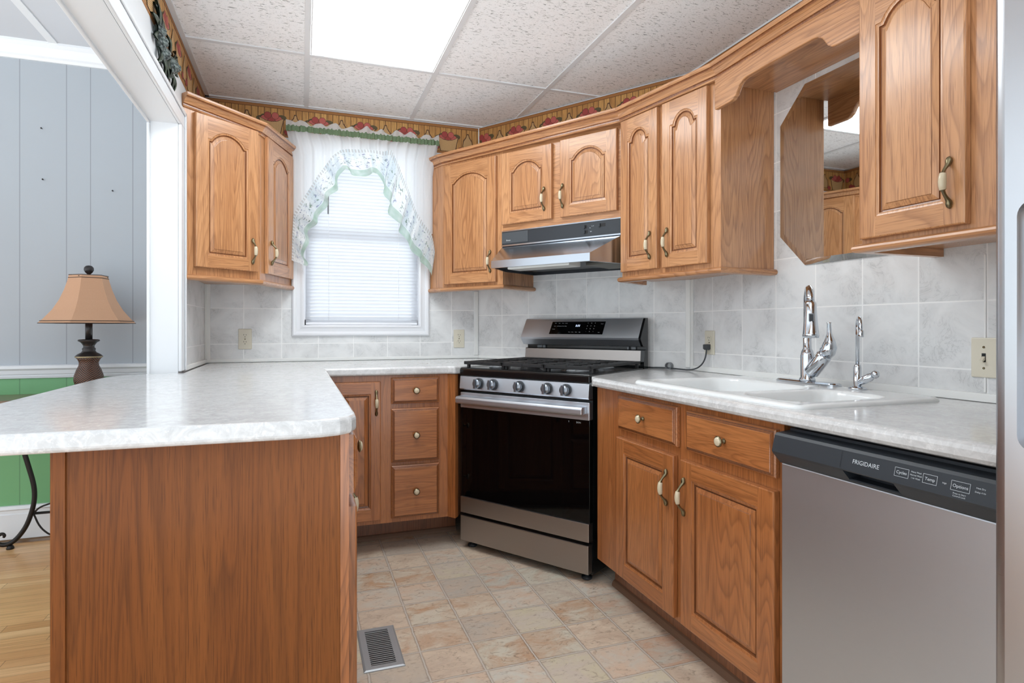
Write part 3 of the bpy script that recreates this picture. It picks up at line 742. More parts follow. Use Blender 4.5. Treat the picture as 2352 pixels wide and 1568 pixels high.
RAIL = [(-0.02, 1.360), (0.006, 1.360), (0.014, 1.358), (0.019, 1.3535), (0.0205, 1.3475), (0.019, 1.3415), (0.014, 1.337), (0.006, 1.335), (-0.02, 1.335)]
def mould(parent, name, path, prof, i0, i1, mats, org, rot, caps=True):
    S = sweep(path, prof)
    loc = [[rotp(p, org, rot) + (p[2],) for p in sec] for sec in S[i0:i1 + 1]]
    mb = MB(); mb.loops(loc, 0, False, True, caps, caps, cols=CCOL if len(prof) == 13 else None)
    return mb.build(name, [mats, 'groove'], parent)

def secs(parent, name, sl, mats, org, rot, caps=True):
    mb = MB(); mb.loops([[rotp(p, org, rot) + (p[2],) for p in s] for s in sl], 0, False, True, caps, caps, cols=CCOL); return mb.build(name, [mats, 'groove'], parent)
# plan points of the upper cabinet fronts
A1 = (XL + 0.001, 2.985); A2 = (-0.2, 3.235); A3 = (-0.058, YW - 0.002)          # left corner cabinet
P0 = (0.752, YW - 0.002); P1 = dworld(-0.826, -0.30); P2 = dworld(-0.369, -0.30); P3 = dworld(0.369, -0.302)
B0 = dworld(0.378, -0.335); B1 = (1.565, 1.945); B2 = (XS - 0.001, 1.955)
RX = 1.53
# ---- left corner cabinet (two faces)
r1 = math.degrees(atan2(A2[1] - A1[1], A2[0] - A1[0])); r2 = math.degrees(atan2(A3[1] - A2[1], A3[0] - A2[0]))
lc = thing('corner_wall_cabinet', 'two-sided oak corner wall cabinet left of the window', 'cabinet', (A1[0], A1[1], 1.36), r1)
def lcp(p): return rotp(p, A1, r1)
mb = MB(); poly = [lcp(A1), lcp(A2), lcp(A3), lcp((XL + 0.001, YW - 0.002))]
mb.prism(poly, 0, 0.75)
mb.build('body', 'oak_v', lc)
L1 = hypot(A2[0] - A1[0], A2[1] - A1[1]); L2 = hypot(A3[0] - A2[0], A3[1] - A2[1])
door(lc, 0.052, 0.372, 0.036, 0.735, True, hx=0.337, hz=0.135)
d2 = door(lc, 0.055, 0.425, 0.036, 0.735, True, hx=0.094, hz=0.145, sw=0.07)
d2.location = lcp(A2) + (0,); d2.rotation_euler = (0, 0, radians(r2 - r1))
pth = [(A1[0], A1[1]), A2, A3]
z0s = lambda pr: [(o, z - 1.36) for o, z in pr]
for i in range(2):
    dz_ = (0.008, -0.013, -0.004)
    cs_ = [[(p[0], p[1], p[2] + dz_[j]) for p in sec] for j, sec in enumerate(sweep(pth, z0s(CROWN)))]
    secs(lc, 'crown_moulding', cs_[i:i + 2], 'oak_h', A1, r1)
    mould(lc, 'bottom_moulding', pth, z0s(RAIL), i, i + 1, 'oak_h', A1, r1)
# ---- run of wall cabinets on the right
run = [P0, P1, P2, P3, B0, B1, (RX + 0.002, 1.93), (RX, 0.90)]
run_c = [P0, P1, ((P3[0] + B0[0]) / 2, (P3[1] + B0[1]) / 2), (B1[0] - 0.02, B1[1] + 0.0), (RX, 1.80), (RX, 0.90)]
def w2(org, rot): return lambda p: rotp(p, org, rot)
# crown path: window wall, range wall run, angled cabinet, sink wall run
cp = [P0, P1, P3, (1.548, 1.94), (RX, 0.90)]
cp[2] = (1.432, 2.497); cp[1] = dworld(-0.826, -0.30)
c_split = dworld(-0.369, -0.30)
# single door cabinet by the window
c1 = thing('wall_cabinet', 'oak wall cabinet with one arched door between window and range hood', 'cabinet', (DO[0], DO[1], 1.36), DROT, 'oak wall cabinets right of the window')
q = w2(DO, DROT)
mb = MB(); mb.prism([q(P1), q(P2), (-0.369, -0.001), (-0.79, -0.001), q(P0)], 0, 0.75); mb.build('body', 'oak_v', c1)
door(c1, -0.80, -0.406, 0.016, 0.722, True, hx=-0.441, hz=0.132, y0=-0.302)
pr = z0s(CROWN); cpa = [P0, P1, cp[2]]
mould(c1, 'crown_moulding', cpa, pr, 0, 1, 'oak_h', DO, DROT)
S = sweep([P0, P1, cp[2], (1.548, 1.94), (RX, 0.90)], pr)
def lerp_sec(a, b, t): return [tuple(u + (v - u) * t for u, v in zip(p, r)) for p, r in zip(a, b)]
tsp = hypot(P2[0] - P1[0], P2[1] - P1[1]) / hypot(cp[2][0] - P1[0], cp[2][1] - P1[1])
mid = lerp_sec(S[1], S[2], tsp)
secs(c1, 'crown_moulding', [S[1], mid], 'oak_h', DO, DROT)
rp = [P0, P1, P2, dworld(-0.369, -0.004)]
for i in range(3): mould(c1, 'bottom_moulding', rp, z0s(RAIL), i, i + 1, 'oak_h' if i == 1 else 'oak_y', DO, DROT)
# cabinet over the hood
c2 = thing('wall_cabinet', 'short oak two-door wall cabinet above the range hood', 'cabinet', (DO[0], DO[1], 1.36), DROT, 'oak wall cabinets right of the window')
mb = MB(); mb.prism([(-0.368, -0.30), (0.369, -0.302), (0.369, -0.001), (-0.368, -0.001)], 0.296, 0.75); mb.build('body', 'oak_h', c2)
door(c2, -0.362, -0.035, 0.328, 0.722, True, hx=-0.078, hz=0.436, y0=-0.303)
door(c2, 0.018, 0.34, 0.328, 0.727, True, hx=0.036, hz=0.436, y0=-0.303)
secs(c2, 'crown_moulding', [mid, S[2]], 'oak_h', DO, DROT)
# angled two door cabinet right of the hood
BR = math.degrees(atan2(B1[1] - B0[1], B1[0] - B0[0]))
c3 = thing('wall_cabinet', 'tall angled oak wall cabinet with two narrow arched doors right of the hood', 'cabinet', (B0[0], B0[1], 1.36), BR, 'oak wall cabinets right of the window')
q3 = w2(B0, BR)
mb = MB(); mb.prism([q3(B0), q3(B1), q3(B2), q3((XS - 0.001, 2.508)), q3(dworld(0.57, -0.001)), q3(dworld(0.378, -0.001))], 0, 0.75); mb.build('body', 'oak_v', c3)
door(c3, 0.008, 0.243, 0.022, 0.735, True, hx=0.203, hz=0.128)
door(c3, 0.272, 0.518, 0.02, 0.735, True, hx=0.306, hz=0.128)
secs(c3, 'crown_moulding', [S[2], S[3]], 'oak_h', B0, BR)
rp = [dworld(0.378, -0.10), (B0[0], B0[1]), B1, B2]
for i in (0, 1, 2): mould(c3, 'bottom_moulding', rp, z0s(RAIL), i, i + 1, 'oak_h' if i == 1 else 'oak_y', B0, BR)
# valance over the sink
va = thing('valance', 'scalloped oak valance board over the kitchen sink', 'valance', (RX, 1.94, 0), -90)
VL = 1.94 - 1.286
prof = [(0, 2.10), (0, 1.976), (0.085, 1.976), (0.105, 1.98), (0.122, 1.992), (0.132, 2.008), (0.142, 2.022), (0.158, 2.032), (0.178, 2.036)]
half = [(VL - x, z) for x, z in prof[::-1]]
mb = MB(); mb.prism(prof + half, 0.0, 0.02, 'y'); mb.build('board', 'oak_h', va, bevel=0.004)
MB().box(0.0, VL, 0.02, XS - RX - 0.001, 2.085, 2.10).build('soffit', 'oak_h', va)
t2 = (1.94 - 1.286) / (1.94 - 0.90); S4 = sweep([P0, P1, cp[2], (1.548, 1.94), (RX, 0.90)], CROWN)
m2 = lerp_sec(S4[3], S4[4], t2)
secs(va, 'crown_moulding', [S4[3], m2], 'oak_h', (RX, 1.94), -90)
# right hand cabinet
c4 = thing('wall_cabinet', 'oak wall cabinet with arched door at the right, beside the refrigerator', 'cabinet', (RX, 1.285, 1.36), -90, 'oak wall cabinets right of the window')
mb = MB(); mb.box(0, 0.385, 0, XS - RX - 0.001, 0, 0.75); mb.build('body', 'oak_v', c4)
door(c4, 0.006, 0.297, 0.012, 0.71, True, hx=0.262, hz=0.118, sw=0.052)
secs(c4, 'crown_moulding', [[(p[0], p[1], p[2] - 1.36) for p in m2], [(p[0], p[1], p[2] - 1.36) for p in S4[4]]], 'oak_h', (RX, 1.285), -90)
rp = [(XS - 0.002, 1.285), (RX, 1.285), (RX, 0.90)]
for i in (0, 1): mould(c4, 'bottom_moulding', rp, z0s(RAIL), i, i + 1, 'oak_h' if i == 1 else 'oak_y', (RX, 1.285), -90)
# octagonal mirror under the valance
mi = thing('wall_mirror', 'frameless eight-sided mirror on the tiles above the sink', 'mirror', (XS, 1.915, 0), -90)
def octa(d): 
    w, z0, z1, c = 0.61, 1.362, 2.062, 0.125; k = d * 0.41
    return [(c + k, z0 + d), (w - c - k, z0 + d), (w - d, z0 + c + k), (w - d, z1 - c - k), (w - c - k, z1 - d), (c + k, z1 - d), (d, z1 - c - k), (d, z0 + c + k)]
mb = MB(); L = [[(a, y, b) for a, b in octa(d)] for d, y in ((0, -0.001), (0, -0.006), (0.022, -0.009))]
mb.loops(L[:2], 1); mb.loops(L[1:], 0); mb.add(L[2], [tuple(range(8))], 0); mb.build('glass', ['mirror', 'mirror_edge'], mi, fix=False)
# ------------------------------------------------------------------ base cabinets
def toe(parent, x0, x1, y, ztop=0.15):
    mb = MB(); mb.box(x0, x1, y, y + 0.015, 0.0, ztop, 0)
    mb.loops([[(x, y, 0.0), (x, y - 0.016, 0.0), (x, y - 0.015, 0.012), (x, y - 0.008, 0.022), (x, y, 0.026)] for x in (x0, x1)], 1, False, True, True, True)
    return mb.build('toe_kick', ['toe', 'shoe'], parent)
FY = 2.99
b1 = thing('base_cabinet', 'oak base cabinet with three drawers and a door under the window counter', 'cabinet', (0, FY, 0), 0)
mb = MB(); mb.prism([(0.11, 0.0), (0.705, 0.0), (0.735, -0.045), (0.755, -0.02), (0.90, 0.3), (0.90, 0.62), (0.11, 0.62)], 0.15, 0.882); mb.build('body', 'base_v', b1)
toe(b1, 0.11, 0.80, 0.215)
door(b1, 0.135, 0.365, 0.172, 0.853, False, ('base_v', 'base_h'), hx=0.343, hz=0.75)
drawer(b1, 0.418, 0.658, 0.741, 0.87); drawer(b1, 0.418, 0.658, 0.450, 0.716); drawer(b1, 0.418, 0.658, 0.172, 0.433)
# peninsula
b2 = thing('peninsula_cabinet', 'oak peninsula base cabinet with plain end panel facing the camera', 'cabinet', (0.1, 1.39, 0), 90)
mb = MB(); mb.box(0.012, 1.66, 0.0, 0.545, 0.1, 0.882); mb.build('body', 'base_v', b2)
mb = MB(); mb.box(0.0, 0.012, 0.019, 0.561, 0.0, 0.882); mb.box(-0.006, 0.0, 0.536, 0.561, 0.0, 0.882, 0); mb.build('end_panel', 'end_panel', b2, bevel=0.0015)
MB().box(-0.001, 0.03, 0.0, 0.019, 0.0, 0.882).build('face_stile', 'base_v', b2)
MB().box(0.012, 1.60, 0.07, 0.085, 0.0, 0.1).build('toe_kick', 'toe', b2)
MB().box(0.012, 2.2, 0.545, 0.561, 0.0, 0.882).build('back_panel', 'end_panel', b2)
for x0, x1 in ((0.035, 0.45), (1.02, 1.42)):
    drawer(b2, x0, x1, 0.735, 0.872); door(b2, x0, x1, 0.12, 0.705, False, ('base_v', 'base_h'), hx=x1 - 0.035 if x0 < 0.5 else x0 + 0.035, hz=0.60)
for z0, z1 in ((0.735, 0.872), (0.45, 0.71), (0.12, 0.43)): drawer(b2, 0.50, 0.97, z0, z1)
# sink base
SX = 1.21
b3 = thing('sink_base_cabinet', 'oak sink base cabinet with two drawer fronts and two panelled doors', 'cabinet', (SX, 2.31, 0), -90)
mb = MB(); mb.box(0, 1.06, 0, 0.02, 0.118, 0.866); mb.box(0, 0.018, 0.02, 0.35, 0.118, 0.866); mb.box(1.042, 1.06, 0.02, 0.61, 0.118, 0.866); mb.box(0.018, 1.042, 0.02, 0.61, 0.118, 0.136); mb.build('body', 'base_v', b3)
toe(b3, 0.02, 1.06, 0.075, 0.118)
drawer(b3, 0.205, 0.60, 0.716, 0.851); drawer(b3, 0.652, 1.045, 0.716, 0.846)
door(b3, 0.198, 0.586, 0.132, 0.683, False, ('base_v', 'base_h'), hx=0.552, hz=0.568, sw=0.06)
door(b3, 0.628, 1.045, 0.132, 0.681, False, ('base_v', 'base_h'), hx=0.652, hz=0.562, sw=0.06)

# ------------------------------------------------------------------ worktops
ZP, ZS = 0.924, 0.907
R0 = dworld(-0.378, -0.69); Rw = dworld(-0.378, -0.004)
poly = [(-0.745, 1.333), (-0.3, 1.329), (0.0, 1.325), (0.04, 1.329), (0.078, 1.342), (0.104, 1.364), (0.116, 1.395), (0.118, 1.44), (0.107, 2.96), (0.70, 2.96), R0, Rw, (1.062, YW - 0.014), (XL + 0.014, YW - 0.014), (XL + 0.014, 2.897), (-0.612, 2.887), (-0.665, 2.868), (-0.71, 2.82), (-0.738, 2.75), (-0.745, 2.66)]
w1 = MB().prism(poly, ZP - 0.04, ZP)
o = w1.build('peninsula_worktop', 'counter', bevel=0.011, seg=4, ang=50); tag(o, 'pale grey marbled laminate worktop over the peninsula and under the window', 'countertop')
wk = MB()
nose = [(1.235, ZS - 0.04), (1.182, ZS - 0.04), (1.172, ZS - 0.036), (1.166, ZS - 0.028), (1.165, ZS - 0.014), (1.169, ZS - 0.006), (1.178, ZS - 0.001), (1.19, ZS), (1.235, ZS)]
E0 = dworld(0.379, -0.004); E1 = dworld(0.379, -0.63)
ends = [0.605, 2.285]
L = [[(x, y, z) for x, z in nose] for y in (0.605, 2.27)]
L.append([(1.165 + (x - 1.165) * 1.0 + 0.012, 2.30, z if 0 else z) for x, z in nose])
wk.loops(L, 0, False, True, True, True)
wk.box(1.235, XS - 0.001, 0.605, 1.225, ZS - 0.04, ZS); wk.box(1.735, XS - 0.001, 1.225, 1.995, ZS - 0.04, ZS)
wk.prism([(1.235, 1.995), (XS - 0.001, 1.995), (XS - 0.001, 2.508), E0, (1.235, 2.405), (1.235, 2.30)], ZS - 0.04, ZS)
wk.prism([(1.177, 2.30), (1.235, 2.30), (1.235, 2.405), (1.20, 2.345)], ZS - 0.04, ZS)
o = wk.build('sink_worktop', 'counter'); tag(o, 'pale grey marbled laminate worktop along the sink wall', 'countertop')
# ------------------------------------------------------------------ sink
sk = thing('kitchen_sink', 'white double bowl drop-in sink set in the worktop', 'sink', (1.205, 2.025, ZS), -90)
SL, SD = 0.83, 0.545          # along the wall (local x), depth (local y)
def rrect(d, z, r=0.045, k=6):
    P = []; r = max(0.004, r - d)
    for cx, cy, a0 in ((SL - d - r, d + r, -90), (SL - d - r, SD - d - r, 0), (d + r, SD - d - r, 90), (d + r, d + r, 180)):
        for i in range(k + 1): a = radians(a0 + 90 * i / k); P.append((cx + r * cos(a), cy + r * sin(a), z))
    return P
mb = MB(); mb.loops([rrect(0, 0.0), rrect(0.0, 0.003), rrect(0.003, 0.008), rrect(0.009, 0.0115), rrect(0.02, 0.0125)], 0, True)
def sd_round(x, y, cx, cy, hx, hy, r):
    qx, qy = abs(x - cx) - hx + r, abs(y - cy) - hy + r
    return hypot(max(qx, 0), max(qy, 0)) + min(max(qx, qy), 0) - r
def bowl(x, y):
    z = 0.0125
    for cx, cy, hx, hy, r, dep in ((0.275, 0.225, 0.235, 0.195, 0.10, 0.19), (0.66, 0.225, 0.125, 0.185, 0.08, 0.13)):
        d = -sd_round(x, y, cx, cy, hx, hy, r)
        if d > 0:
            t = min(1, d / 0.055); z = min(z, 0.0125 - dep * (t * t * (3 - 2 * t)) - 0.01 * min(1, d / 0.19))
    return z
nx, ny = 132, 88; V = []; F = []
for i in range(nx + 1):
    for j in range(ny + 1):
        x = 0.018 + (SL - 0.036) * i / nx; y = 0.018 + (SD - 0.036) * j / ny; V.append((x, y, bowl(x, y)))
for i in range(nx):
    for j in range(ny): a = i * (ny + 1) + j; F.append((a, a + ny + 1, a + ny + 2, a + 1))
mb.add(V, F, 0, True); mb.build('basin', 'ceramic_white', sk, fix=False)
for c_ in ((0.275, 0.225, -0.186), (0.66, 0.225, -0.126)): MB().lathe([(0.042, 0), (0.04, 0.004), (0.03, 0.004), (0.028, -0.002)], c_, 'z', 24).build('drain_ring', 'chrome', sk)
MB().lathe([(0.022, 0), (0.0215, 0.0015), (0.0, 0.002)], (0.445, 0.445, 0.0127), 'z', 24).build('deck_hole_cover', 'ceramic_white', sk)
# ------------------------------------------------------------------ main tap
ft = thing('kitchen_faucet', 'chrome pull-down faucet with side lever on the sink deck', 'faucet', (1.712, 1.66, ZS + 0.0127), 0)
mb = MB()
# escutcheon bar along the wall
pl = []
for s_ in (1, -1):
    for i in range(9): a = radians(-90 + 180 * i / 8) if s_ == -1 else radians(90 + 180 * i / 8); pl.append((0.0 + 0.024 * cos(a + pi / 2), (0.105 if s_ == 1 else -0.105) + 0.024 * sin(a + pi / 2)))
pl = [(0.026 * cos(radians(a)), 0.11 + 0.026 * sin(radians(a))) for a in range(0, 181, 20)] + [(0.026 * cos(radians(a)), -0.11 + 0.026 * sin(radians(a))) for a in range(180, 361, 20)]
mb.loops([[(x, y, 0) for x, y in pl], [(x, y, 0.006) for x, y in pl], [(x * 0.8, y * 0.97, 0.010) for x, y in pl]], 0, False, True, True, True)
mb.build('deck_plate', 'chrome', ft)
mb = MB(); mb.lathe([(0.027, 0.010), (0.027, 0.016), (0.0225, 0.022), (0.0225, 0.10), (0.0195, 0.115), (0.0145, 0.125), (0.0135, 0.20)], (0, 0, 0), 'z', 24); mb.build('body', 'chrome', ft)
import mathutils
hd = mathutils.Vector((-0.66, -0.75, 0)).normalized()
path = [(0, 0, 0.19), (0, 0, 0.27)]; Rr = 0.062
for i in range(1, 13):
    a = pi * i / 12 * 0.92; path.append((hd.x * Rr * (1 - cos(a)), hd.y * Rr * (1 - cos(a)), 0.275 + Rr * sin(a)))
MB().tube(path, 0.0125, 16).build('spout', 'chrome', ft)
e = path[-1]; e2 = (e[0] + hd.x * 0.012, e[1] + hd.y * 0.012, e[2] - 0.125)
def lp(a, b, t): return tuple(u + (v - u) * t for u, v in zip(a, b))
hh = MB(); hh.tube([lp(e, e2, t) for t in (0, .08, .3, .62, .9, .93, 1.0)], [.0145, .0185, .0195, .0225, .0255, .0265, .0245], 20); 
h_o = hh.build('spray_head', 'chrome', ft)
c = lp(e, e2, 0.5); side = mathutils.Vector((-hd.y, hd.x, 0))
bt = MB(); 
for dz, hw, hz2, off, mi_ in ((0, 0.0075, 0.020, 0.0215, 0), (0, 0.0056, 0.017, 0.0225, 1)):
    cc = mathutils.Vector(c) + hd * off; sv = side * hw
    P = [cc - sv + mathutils.Vector((0, 0, -hz2)), cc + sv + mathutils.Vector((0, 0, -hz2)), cc + sv + mathutils.Vector((0, 0, hz2)), cc - sv + mathutils.Vector((0, 0, hz2))]
    bk = [p - hd * 0.006 for p in P]; bt.loops([[tuple(p) for p in bk], [tuple(p) for p in P]], mi_, False, True, False, True)
bt.build('spray_button', ['clip', 'black_plastic'], h_o)
# lever valve leaning to the right
d = mathutils.Vector((0.10, -0.62, 0.78)).normalized(); b0 = mathutils.Vector((0.0, -0.012, 0.035))
mb = MB(); mb.tube([tuple(b0 + d * t) for t in (0, .01, .05, .085, .092)], [.020, .026, .026, .026, .0225], 20); mb.build('valve', 'chrome', ft)
p0 = b0 + d * 0.093
mb = MB(); mb.tube([tuple(p0), tuple(p0 + d * 0.012), tuple(p0 + d * 0.024 + mathutils.Vector((0, 0, .008))), tuple(p0 + d * 0.026 + mathutils.Vector((0, 0, .03))), tuple(p0 + d * 0.024 + mathutils.Vector((0, 0, .052))), tuple(p0 + d * 0.022 + mathutils.Vector((0, 0, .088))), tuple(p0 + d * 0.022 + mathutils.Vector((0, 0, .094)))], [.023, .0265, .025, .0165, .0085, .0068, .008], 18)
mb.build('lever', 'chrome', ft)
# ------------------------------------------------------------------ small filter tap
f2 = thing('filter_faucet', 'small slim chrome water filter tap near the light switch', 'faucet', (1.70, 1.445, ZS + 0.0127), 0)
MB().lathe([(0.027, 0), (0.027, 0.004), (0.022, 0.008), (0.0125, 0.010), (0.0115, 0.07), (0.0095, 0.078), (0.006, 0.082)], (0, 0, 0), 'z', 22).build('body', 'chrome', f2)
path = [(0, 0, 0.08), (0, 0, 0.20)]
for i in range(1, 11):
    a = pi * i / 10 * 0.9; path.append((hd.x * 0.03 * (1 - cos(a)), hd.y * 0.03 * (1 - cos(a)), 0.20 + 0.032 * sin(a)))
path.append((path[-1][0] + hd.x * 0.004, path[-1][1] + hd.y * 0.004, path[-1][2] - 0.03))
MB().tube(path, [0.0058] * (len(path) - 1) + [0.0058], 12).build('spout', 'chrome', f2)
e = path[-1]; MB().lathe([(0.0068, 0.012), (0.0085, 0.01), (0.0085, -0.008), (0.0075, -0.010)], e, 'z', 16).build('nozzle', 'chrome', f2)
d = mathutils.Vector((0.05, -0.80, 0.45)).normalized(); b0 = mathutils.Vector((0, -0.006, 0.022))
mb = MB(); mb.tube([tuple(b0 + d * t) for t in (0, .02, .045, .046, .052, .054)], [.010, .013, .013, .011, .011, .008], 16); mb.build('valve', 'chrome', f2)
c_ = b0 + d * 0.062; mb = MB(); mb.tube([tuple(c_ - d * .008), tuple(c_ - d * .004), tuple(c_ + d * .006), tuple(c_ + d * .012)], [.006, .0125, .0125, .006], 8); mb.build('lever', 'chrome', f2)

# ------------------------------------------------------------------ dishwasher
dw = thing('dishwasher', 'stainless dishwasher with black control panel under the sink worktop', 'dishwasher', (1.17, 1.228, 0), -90)
DWW = 0.612
MB().box(0.004, DWW - 0.004, 0.035, 0.58, 0.09, 0.858).build('cabinet_body', 'black_plastic', dw)
MB().box(0.004, DWW - 0.004, 0.006, 0.035, 0.10, 0.769).build('door_panel', 'steel', dw, bevel=0.003)
MB().box(0.01, DWW - 0.01, 0.07, 0.085, 0.0, 0.10).build('toe_kick', 'black_plastic', dw)
mb = MB()
prof = [(0.04, 0.769), (0.006, 0.769), (0.0, 0.776), (-0.018, 0.795), (-0.022, 0.801), (-0.012, 0.842), (-0.006, 0.848), (0.04, 0.852)]
# lower lip is split around the pocket handle
def ext(x0, x1, P): mb.prism([(y, z) for y, z in P], x0, x1, 'x')
hx0, hx1 = 0.213, 0.335
ext(0, hx0, prof); ext(hx1, DWW, prof)
up = [(0.04, 0.798), (-0.019, 0.798), (-0.022, 0.801), (-0.012, 0.842), (-0.006, 0.848), (0.04, 0.852)]; ext(hx0, hx1, up)
lo = [(0.04, 0.769), (0.006, 0.769), (0.0, 0.775), (0.002, 0.778), (0.04, 0.778)]; ext(hx0, hx1, lo)
mb.box(hx0, hx1, 0.036, 0.04, 0.777, 0.80)
cpn = mb.build('control_panel', 'black_plastic', dw)
def slope(x0, zc):
    # point of the leaning panel front at height z
    return lambda a, b: (x0 + a, -0.0222 + (zc + b - 0.801) * (0.010 / 0.041) - 0.0008, zc + b)
mb = MB()
text_mb(mb, 'FRIGIDAIRE', slope(0.268, 0.823), 0.0128); mb.build('brand_lettering', 'print', cpn, fix=False)
for x0, s_, w in ((0.350, 'Cycles', 0.030), (0.408, 'Temp', 0.028), (0.465, 'Options', 0.034)):
    mb = MB(); text_mb(mb, s_, slope(x0, 0.824), 0.0085)
    f = slope(x0, 0.824); hw, hz_ = w / 2, 0.0085
    for (a0, a1, b0_, b1_) in ((-hw, hw, hz_, hz_ + .0006), (-hw, hw, -hz_, -hz_ + .0006), (-hw, -hw + .0006, -hz_, hz_), (hw - .0006, hw, -hz_, hz_)):
        mb.add([f(a0, b0_), f(a1, b0_), f(a1, b1_), f(a0, b1_)], [(0, 1, 2, 3)])
    mb.build('button_label', 'print', cpn, fix=False)
for x0, z_, s_ in ((0.380, 0.831, 'Heavy Wash'), (0.380, 0.825, 'Normal Wash'), (0.380, 0.819, '1 Hr Wash'), (0.436, 0.824, 'High'), (0.500, 0.829, 'Heat Dry'), (0.500, 0.822, 'Delay 4 Hr'), (0.465, 0.8105, 'Press to Start'), (0.465, 0.806, 'Control Lock')):
    mb = MB(); text_mb(mb, s_, slope(x0, z_), 0.0042); mb.build('legend', 'print', cpn, fix=False)
mb = MB()
mb.add([(0.206, slope(0, 0.805)(0, 0)[1], 0.805), (0.2066, slope(0, 0.805)(0, 0)[1], 0.805), (0.2066, slope(0, 0.841)(0, 0)[1], 0.841), (0.206, slope(0, 0.841)(0, 0)[1], 0.841)], [(0, 1, 2, 3)])
mb.build('panel_line', 'dark', cpn, fix=False)
# ------------------------------------------------------------------ refrigerator
fr = thing('refrigerator', 'stainless refrigerator, door edge at the right of the photo', 'refrigerator', (0.96, 0.592, 0), -90)
MB().box(0.0, 0.90, 0.07, 0.82, 0.02, 1.76).build('cabinet_body', 'steel_dark', fr)
mb = MB(); Rr = 0.012
def dsec(z): return [(0.0, 0.066, z), (0.0, 0.014, z), (0.003, 0.006, z), (0.009, 0.001, z), (0.018, 0.0, z)]
mb.loops([dsec(0.06), dsec(1.74)], 0, True, False)
# front face with the pocket handle
z0, z1, x0, x1, r = 0.945, 1.30, 0.0335, 0.085, 0.022
oval = []
for cx, cz, a0 in ((x1 - r, z0 + r, -90), (x1 - r, z1 - r, 0), (x0 + r, z1 - r, 90), (x0 + r, z0 + r, 180)):
    for i in range(7): a = radians(a0 + 15 * i); oval.append((cx + r * cos(a), cz + r * sin(a)))
fr_x1 = 0.44
def rectpt(px, pz):
    # project outline to the surrounding rectangle
    return px, pz
F0 = [(x, 0.0, z) for x, z in oval]
def outer(i):
    px, pz = oval[i]; q_ = i // 7
    return [(x1 + 0.01, z0 - 0.01), (x1 + 0.01, z1 + 0.01), (x0 - 0.0, z1 + 0.01), (x0 - 0.0, z0 - 0.01)][q_]
rc = [(0.018, 0, 0.06), (fr_x1, 0, 0.06), (fr_x1, 0, 1.74), (0.018, 0, 1.74)]
V = F0 + rc; n = len(F0); Fc = []
for q_ in range(4):
    ci = n + [1, 2, 3, 0][q_]
    for i in range(q_ * 7, q_ * 7 + 6): Fc.append((i, i + 1, ci))
    j = (q_ * 7 + 7) % n; Fc.append((q_ * 7 + 6, j, n + [2, 3, 0, 1][q_], ci))
mb.add(V, Fc, 0, False)
mb.loops([F0, [(x, 0.004, z) for x, z in [(x0 + (x - x0) * 0.97 + .001, z) for x, z in oval]], [(x, 0.028, z) for x, z in [((x0 + x1) / 2 + (x - (x0 + x1) / 2) * .85, (z0 + z1) / 2 + (z - (z0 + z1) / 2) * .96) for x, z in oval]]], 0, True, True, False, True)
mb.box(0.0, fr_x1, 0.0661, 0.0665, 0.06, 1.74)
mb.build('door', 'fridge_steel', fr, fix=True)
MB().box(0.446, 0.90, 0.0, 0.066, 0.06, 1.74).build('door', 'fridge_steel', fr, bevel=0.008)

# ------------------------------------------------------------------ gas range
rg = thing('gas_range', 'stainless gas range with black oven glass in the angled corner', 'range', (DO[0], DO[1], 0), DROT)
HW = 0.374
mb = MB(); mb.box(-HW, HW, -0.615, -0.035, 0.03, 0.905); mb.build('body', 'black', rg)
for x in (-HW + 0.04, HW - 0.04):
    for y in (-0.60, -0.09):
        MB().lathe([(0.02, 0.0), (0.024, 0.004), (0.024, 0.012), (0.011, 0.014), (0.011, 0.03)], (x, y, 0), 'z', 16).build('foot', 'black_plastic', rg)
MB().box(-HW + 0.004, HW - 0.002, -0.655, -0.617, 0.041, 0.167).build('storage_drawer', 'steel_dark', rg, bevel=0.003)
od = MB(); od.box(-HW + 0.004, HW, -0.645, -0.617, 0.262, 0.714); od_o = od.build('oven_door', 'glass_black', rg, bevel=0.003)
MB().box(-HW + 0.004, HW, -0.654, -0.617, 0.182, 0.262).build('lower_panel', 'steel_dark', od_o, bevel=0.002)
MB().box(-HW + 0.002, HW + 0.002, -0.652, -0.617, 0.714, 0.792).build('upper_panel', 'steel', od_o, bevel=0.003)
mb = MB()
pr_ = [(-0.652, 0.742), (-0.668, 0.742), (-0.690, 0.738), (-0.697, 0.744), (-0.697, 0.766), (-0.690, 0.774), (-0.652, 0.776)]
mb.prism(pr_, -HW + 0.006, HW - 0.012, 'x'); mb.build('door_handle', 'steel', od_o, bevel=0.003)
for x, s_ in ((0.268, 'T'), (0.318, 'DON')):
    mb = MB(); text_mb(mb, s_, lambda a, b: (x + a, -0.6456, 0.700 + b), 0.010); mb.build('sticker_print', 'print', od_o, fix=False)
mb = MB(); mb.prism([(-0.617, 0.806), (-0.652, 0.806), (-0.656, 0.812), (-0.650, 0.872), (-0.644, 0.878), (-0.617, 0.878)], -HW, HW, 'x'); cpl = mb.build('control_fascia', 'steel', rg)
for t_ in (0.124, 0.215, 0.373, 0.53, 0.63):
    x = t_ - 0.375 + 0.005; mb = MB()
    mb.lathe([(0.0265, -0.652), (0.0265, -0.660), (0.0245, -0.662)], (x, 0, 0.842), 'y', 24, 1)
    mb.lathe([(0.0235, -0.660), (0.0225, -0.676), (0.0205, -0.682), (0.0, -0.683)], (x, 0, 0.842), 'y', 24, 0)
    a = radians(6); mb.prism([(x - .0065, .842 - .0225), (x + .0065, .842 - .0225), (x + .005, .842 + .0225), (x - .005, .842 + .0225)], -0.694, -0.68, 'y', 0)
    mb.build('burner_knob', ['knob_steel', 'black_plastic'], cpl)
